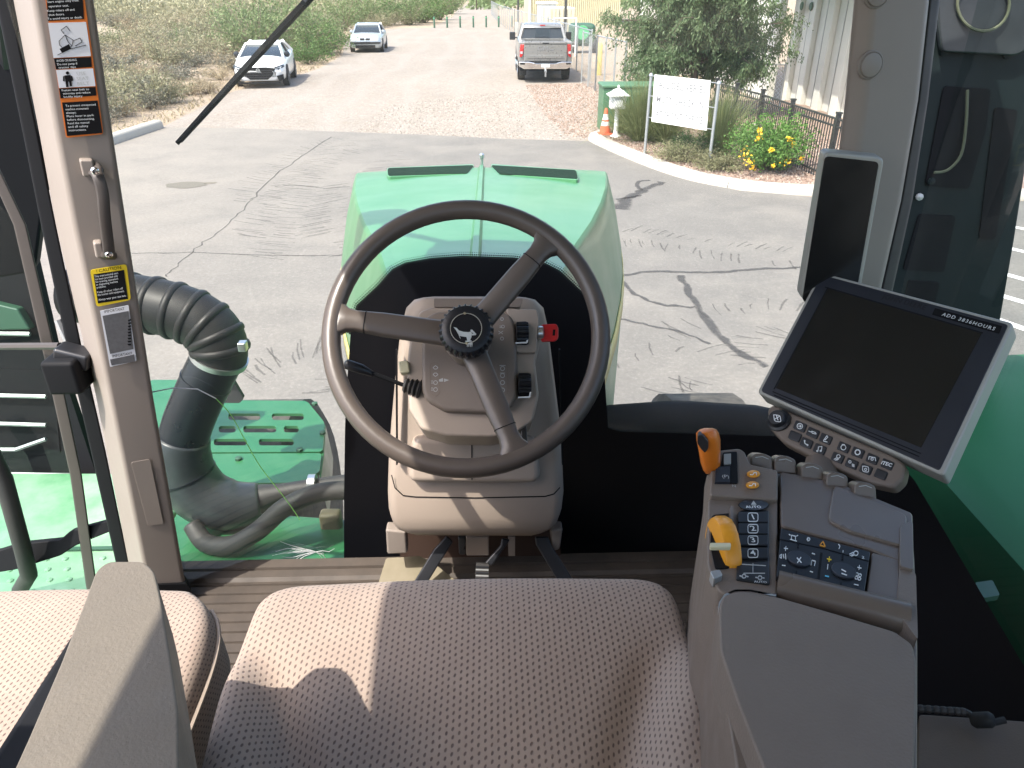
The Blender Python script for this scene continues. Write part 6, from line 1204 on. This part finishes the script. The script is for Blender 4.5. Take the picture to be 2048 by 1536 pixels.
for x, y in ((1507, 948), (1505, 970)): MB().loft([[KT.hit(px_, py_, o_) for px_, py_ in ngon(x, y, 13.5*s, 24, 7.8*s)] for s, o_ in ((1, .004), (1, .009), (.85, .0105), (.05, .0108))]).build('indicator_button', M['amber'], co)
pxpoly('button_symbols', strokes([[(1500, 949), (1506, 949), (1508, 945), (1513, 945), (1513, 950)], [(1498, 971), (1504, 971), (1506, 967), (1511, 967), (1511, 972)]], 1.5), KT, M['reflect'], co, off=.0114)
# gear lever with gate
slab('lever_gate', [(1446, 905), (1474, 903), (1476, 966), (1436, 966)], KT, .02, M['blackmat'], co, r=3, off=.0075); slab('gate_plate', [(1448, 908), (1462, 907), (1462, 928), (1448, 929)], KT, .004, M['silver'], co, off=.009); slab('gate_plate', [(1432, 934), (1460, 932), (1460, 964), (1430, 964)], KT, .004, M['navy'], co, off=.009)
pxtext('(P)', KT, 1451, 953, 6, M['printdim'], 'gate_lettering', co, off=.0096); pxtext('N', KT, 1468, 972, 5, M['printdim'], 'gate_lettering', co, off=.0070)
GP = aty(1432, 955, .628); rg_ = []
for py, xc_, wpx, dep in ((948, 1424, 12, .010), (940, 1423, 17, .014), (925, 1421, 20, .017), (900, 1419, 22, .019), (880, 1417, 24, .020), (866, 1415, 23, .019), (859, 1416, 17, .014), (856, 1417, 8, .007)):
    rg_.append([aty(xc_+wpx*math.copysign(abs(math.cos(a))**.6, math.cos(a)), py, .62+dep*math.copysign(abs(math.sin(a))**.7, math.sin(a))) for a in [k*2*math.pi/20 for k in range(20)]])
MB().loft(rg_).build('gear_lever', M['orange'], co, smooth=60); MB().tube([aty(1425, 945, .625), aty(1440, 965, .64)], .006, 8).build('lever_stem', M['black'], co)
slab('thumb_switch', [(1396, 870), (1406, 871), (1417, 884), (1417, 897), (1410, 907), (1401, 898), (1394, 886)], Plane(aty(1405, 890, .597), (-.25, -1, 0)), .008, M['black'], co, r=4, bevel=.001)
# throttle wheel
c = KZ.hit(1445, 1106, -.006); rg_ = []
for u, r in ((-.0075, .026), (-.0070, .031), (-.004, .0325), (.004, .0325), (.0070, .031), (.0075, .026)): rg_.append([c+np.array([u, 0, 0])+np.array([0, math.cos(a), math.sin(a)*1.0])*(r+(.0006 if (k % 3 == 0 and 6 < k < 22) else 0)) for k, a in enumerate([j*2*math.pi/60 for j in range(60)])])
slab('throttle_well', [(1423, 1030), (1462, 1026), (1466, 1070), (1462, 1134), (1431, 1138), (1421, 1090)], KZ, .03, M['blackmat'], co, r=8, off=.0055); MB().loft(rg_).build('throttle_wheel', M['amber'], co, smooth=50)
slab('throttle_marker', [(1420, 1085), (1462, 1085), (1462, 1094), (1420, 1094)], KZ, .004, M['cream'], co, r=3, bevel=.002, off=.0265); slab('throttle_guard', [(1460, 1012), (1466, 1012), (1468, 1105), (1463, 1106)], KZ, .01, M['console_gl'], co, r=2, off=.014, bevel=.001); slab('throttle_foot', [(1420, 1142), (1440, 1138), (1446, 1150), (1428, 1158)], KZ, .01, M['galv'], co, r=4, off=.010, bevel=.002)
# paddles
for x, y in ((1525, 924), (1572, 929), (1626, 944), (1676, 962), (1732, 982)):
    pd = Plane(KZ.hit(x, y, .01), (-.1, -.85, .5)); slab('paddle', [(x-23, y-9), (x-14, y-17), (x+4, y-17), (x+20, y-9), (x+22, y+20), (x-24, y+18)], pd, .022, M['console_gl'], co, r=6, bevel=.004, seg=3); pxpoly('paddle_mark', strokes([[(x-14, y-9), (x, y-11), (x+12, y-6)]], 1.2), pd, M['printdim'], co, off=.0005)
# radio and climate panel
RPn = KZ.off(.009); slab('radio_panel', [(1562, 1056), (1741, 1103), (1728, 1192), (1553, 1152)], KZ, .008, M['knob'], co, r=3, bevel=.0015, off=.009)
pxpoly('panel_groove', strokes([[(1560, 1078), (1650, 1097), (1738, 1122)]], 1.4)+strokes([[(1643, 1105), (1637, 1156)]], 5), RPn, M['blackmat'], co, off=.0004)
for x, y in ((1598, 1119), (1687, 1143)):
    cc = RPn.hit(x, y, 0); MB().lathe([(.0098, 0), (.0098, .0014), (.0092, .002), (0, .0019)], cc, (0, 0, 1), 32).build('panel_dial', M['navy'], co); pxpoly('panel_symbols', strokes([[(x-1, y-34), (x-2, y-24)], [(x-5, y+22), (x-6, y+31)]], 3), RPn, M['blackmat'], co, off=.0008)
ps = strokes([[(1583, 1079), (1583, 1070), (1591, 1072), (1591, 1081)], [(1580, 1078), (1594, 1082)], [(1578, 1068), (1581, 1070)], [(1596, 1070), (1593, 1072)], [(1616, 1074), (1616, 1082)], circ(1617, 1078, 3, 8), circ(1712, 1106, 4.5, 10), [(1699, 1108), (1707, 1104)], [(1700, 1111), (1708, 1107)], [(1703, 1112), (1710, 1109)], [(1677, 1088), (1680, 1092), (1678, 1097)],
              [(1568, 1096), (1576, 1097)], [(1572, 1092), (1571, 1101)], [(1564, 1130), (1571, 1131)], [(1560, 1110), (1564, 1108), (1563, 1116), (1560, 1114), (1560, 1110)], [(1567, 1108), (1568, 1116)], [(1571, 1107), (1572, 1118)], [(1624, 1106), (1630, 1108)], [(1622, 1130), (1624, 1120), (1631, 1122), (1629, 1131)], [(1620, 1142), (1626, 1144)], [(1656, 1128), (1655, 1138)], [(1715, 1134), (1723, 1136)], [(1719, 1130), (1718, 1139)], [(1708, 1168), (1717, 1170)], circ(1714, 1148, 3, 7), circ(1720, 1150, 3, 7), circ(1713, 1155, 3, 7), circ(1719, 1157, 3, 7)], 1.3)
RQ = RPn.off(.0021)
pxpoly('panel_symbols', ps, RPn, M['print'], co, off=.0008); pxpoly('panel_symbols', strokes([[(1594, 1115), (1603, 1125)], [(1602, 1114), (1595, 1125)], [(1683, 1138), (1692, 1143)], [(1683, 1146), (1694, 1150)]], 1.6), RQ, M['print'], co, off=.0004)
pxpoly('hazard_symbol', strokes([[(1640, 1090), (1646, 1082), (1651, 1093), (1640, 1090)]], 1.8), RPn, M['amber'], co, off=.0008); pxpoly('heat_symbol', strokes([[(1654, 1117), (1663, 1119)], [(1659, 1113), (1658, 1123)]], 1.6), RPn, M['ly'], co, off=.0008); M['cyan'] = simple('cyan_print', (.12, .5, .7), .5); pxpoly('cool_symbol', strokes([[(1650, 1151), (1658, 1153)]], 1.8), RPn, M['cyan'], co, off=.0008)
pxtext('1', RPn, 1686, 1103, 5, M['print'], 'panel_lettering', co, dx=(1, .25), off=.0008); pxtext('2', RPn, 1726, 1115, 5, M['print'], 'panel_lettering', co, dx=(1, .25), off=.0008)
# ---- rear right trim, cord and floor hardware
rt = part('side_trim', 'brown side trim behind the console'); slab('trim_panel', [(1838, 1428), (2048, 1442), (2200, 1470), (2200, 1700), (1830, 1700)], Plane((.5, .5, 2.30), (-.3, -.2, 1)), .04, M['console'], rt, r=8, bevel=.01)
cp_ = [Plane((.5, .5, 2.30), (-.3, -.2, 1)).hit(x, y, .02) for x, y in ((1825, 1416), (1880, 1420), (1930, 1424), (1965, 1446), (2010, 1440))]; MB().tube(smoothpath(cp_, 5), .004, 8).build('hose', M['rubber'], rt)
pp_ = smoothpath(cp_[:3], 8)
for k in range(1, len(pp_)-1, 2): t = Vector(pp_[k+1])-Vector(pp_[k-1]); MB().lathe([(.0042, -.0025), (.0047, 0), (.0042, .0025)], pp_[k], t, 10).build('hose_band', M['darktrim'], rt)
c = Plane((.5, .5, 2.30), (-.3, -.2, 1)).hit(1965, 1440, .02); MB().lathe([(.006, -.012), (.009, -.008), (.009, .008), (.006, .012), (0, .013)], c, (.5, -.3, .4), 12).build('coupling', M['rubber'], rt)
for i, (x, y, r_) in enumerate(((1388, 1331, .008), (1388, 1348, .006))): q = atz(x, y, 1.97); MB().lathe([(r_*1.3, 0), (r_*1.3, .004), (r_, .004), (r_, .012), (0, .013)], (q[0], q[1], 1.952), seg=12).build('floor_bolt', M['galv'], fl)
slab('carpet_scrap', [(1345, 1415), (1400, 1425), (1440, 1490), (1440, 1600), (1300, 1600)], Plane((0, .8, 1.97), (0, 0, 1)), .015, M['blackmat'], fl, r=8)
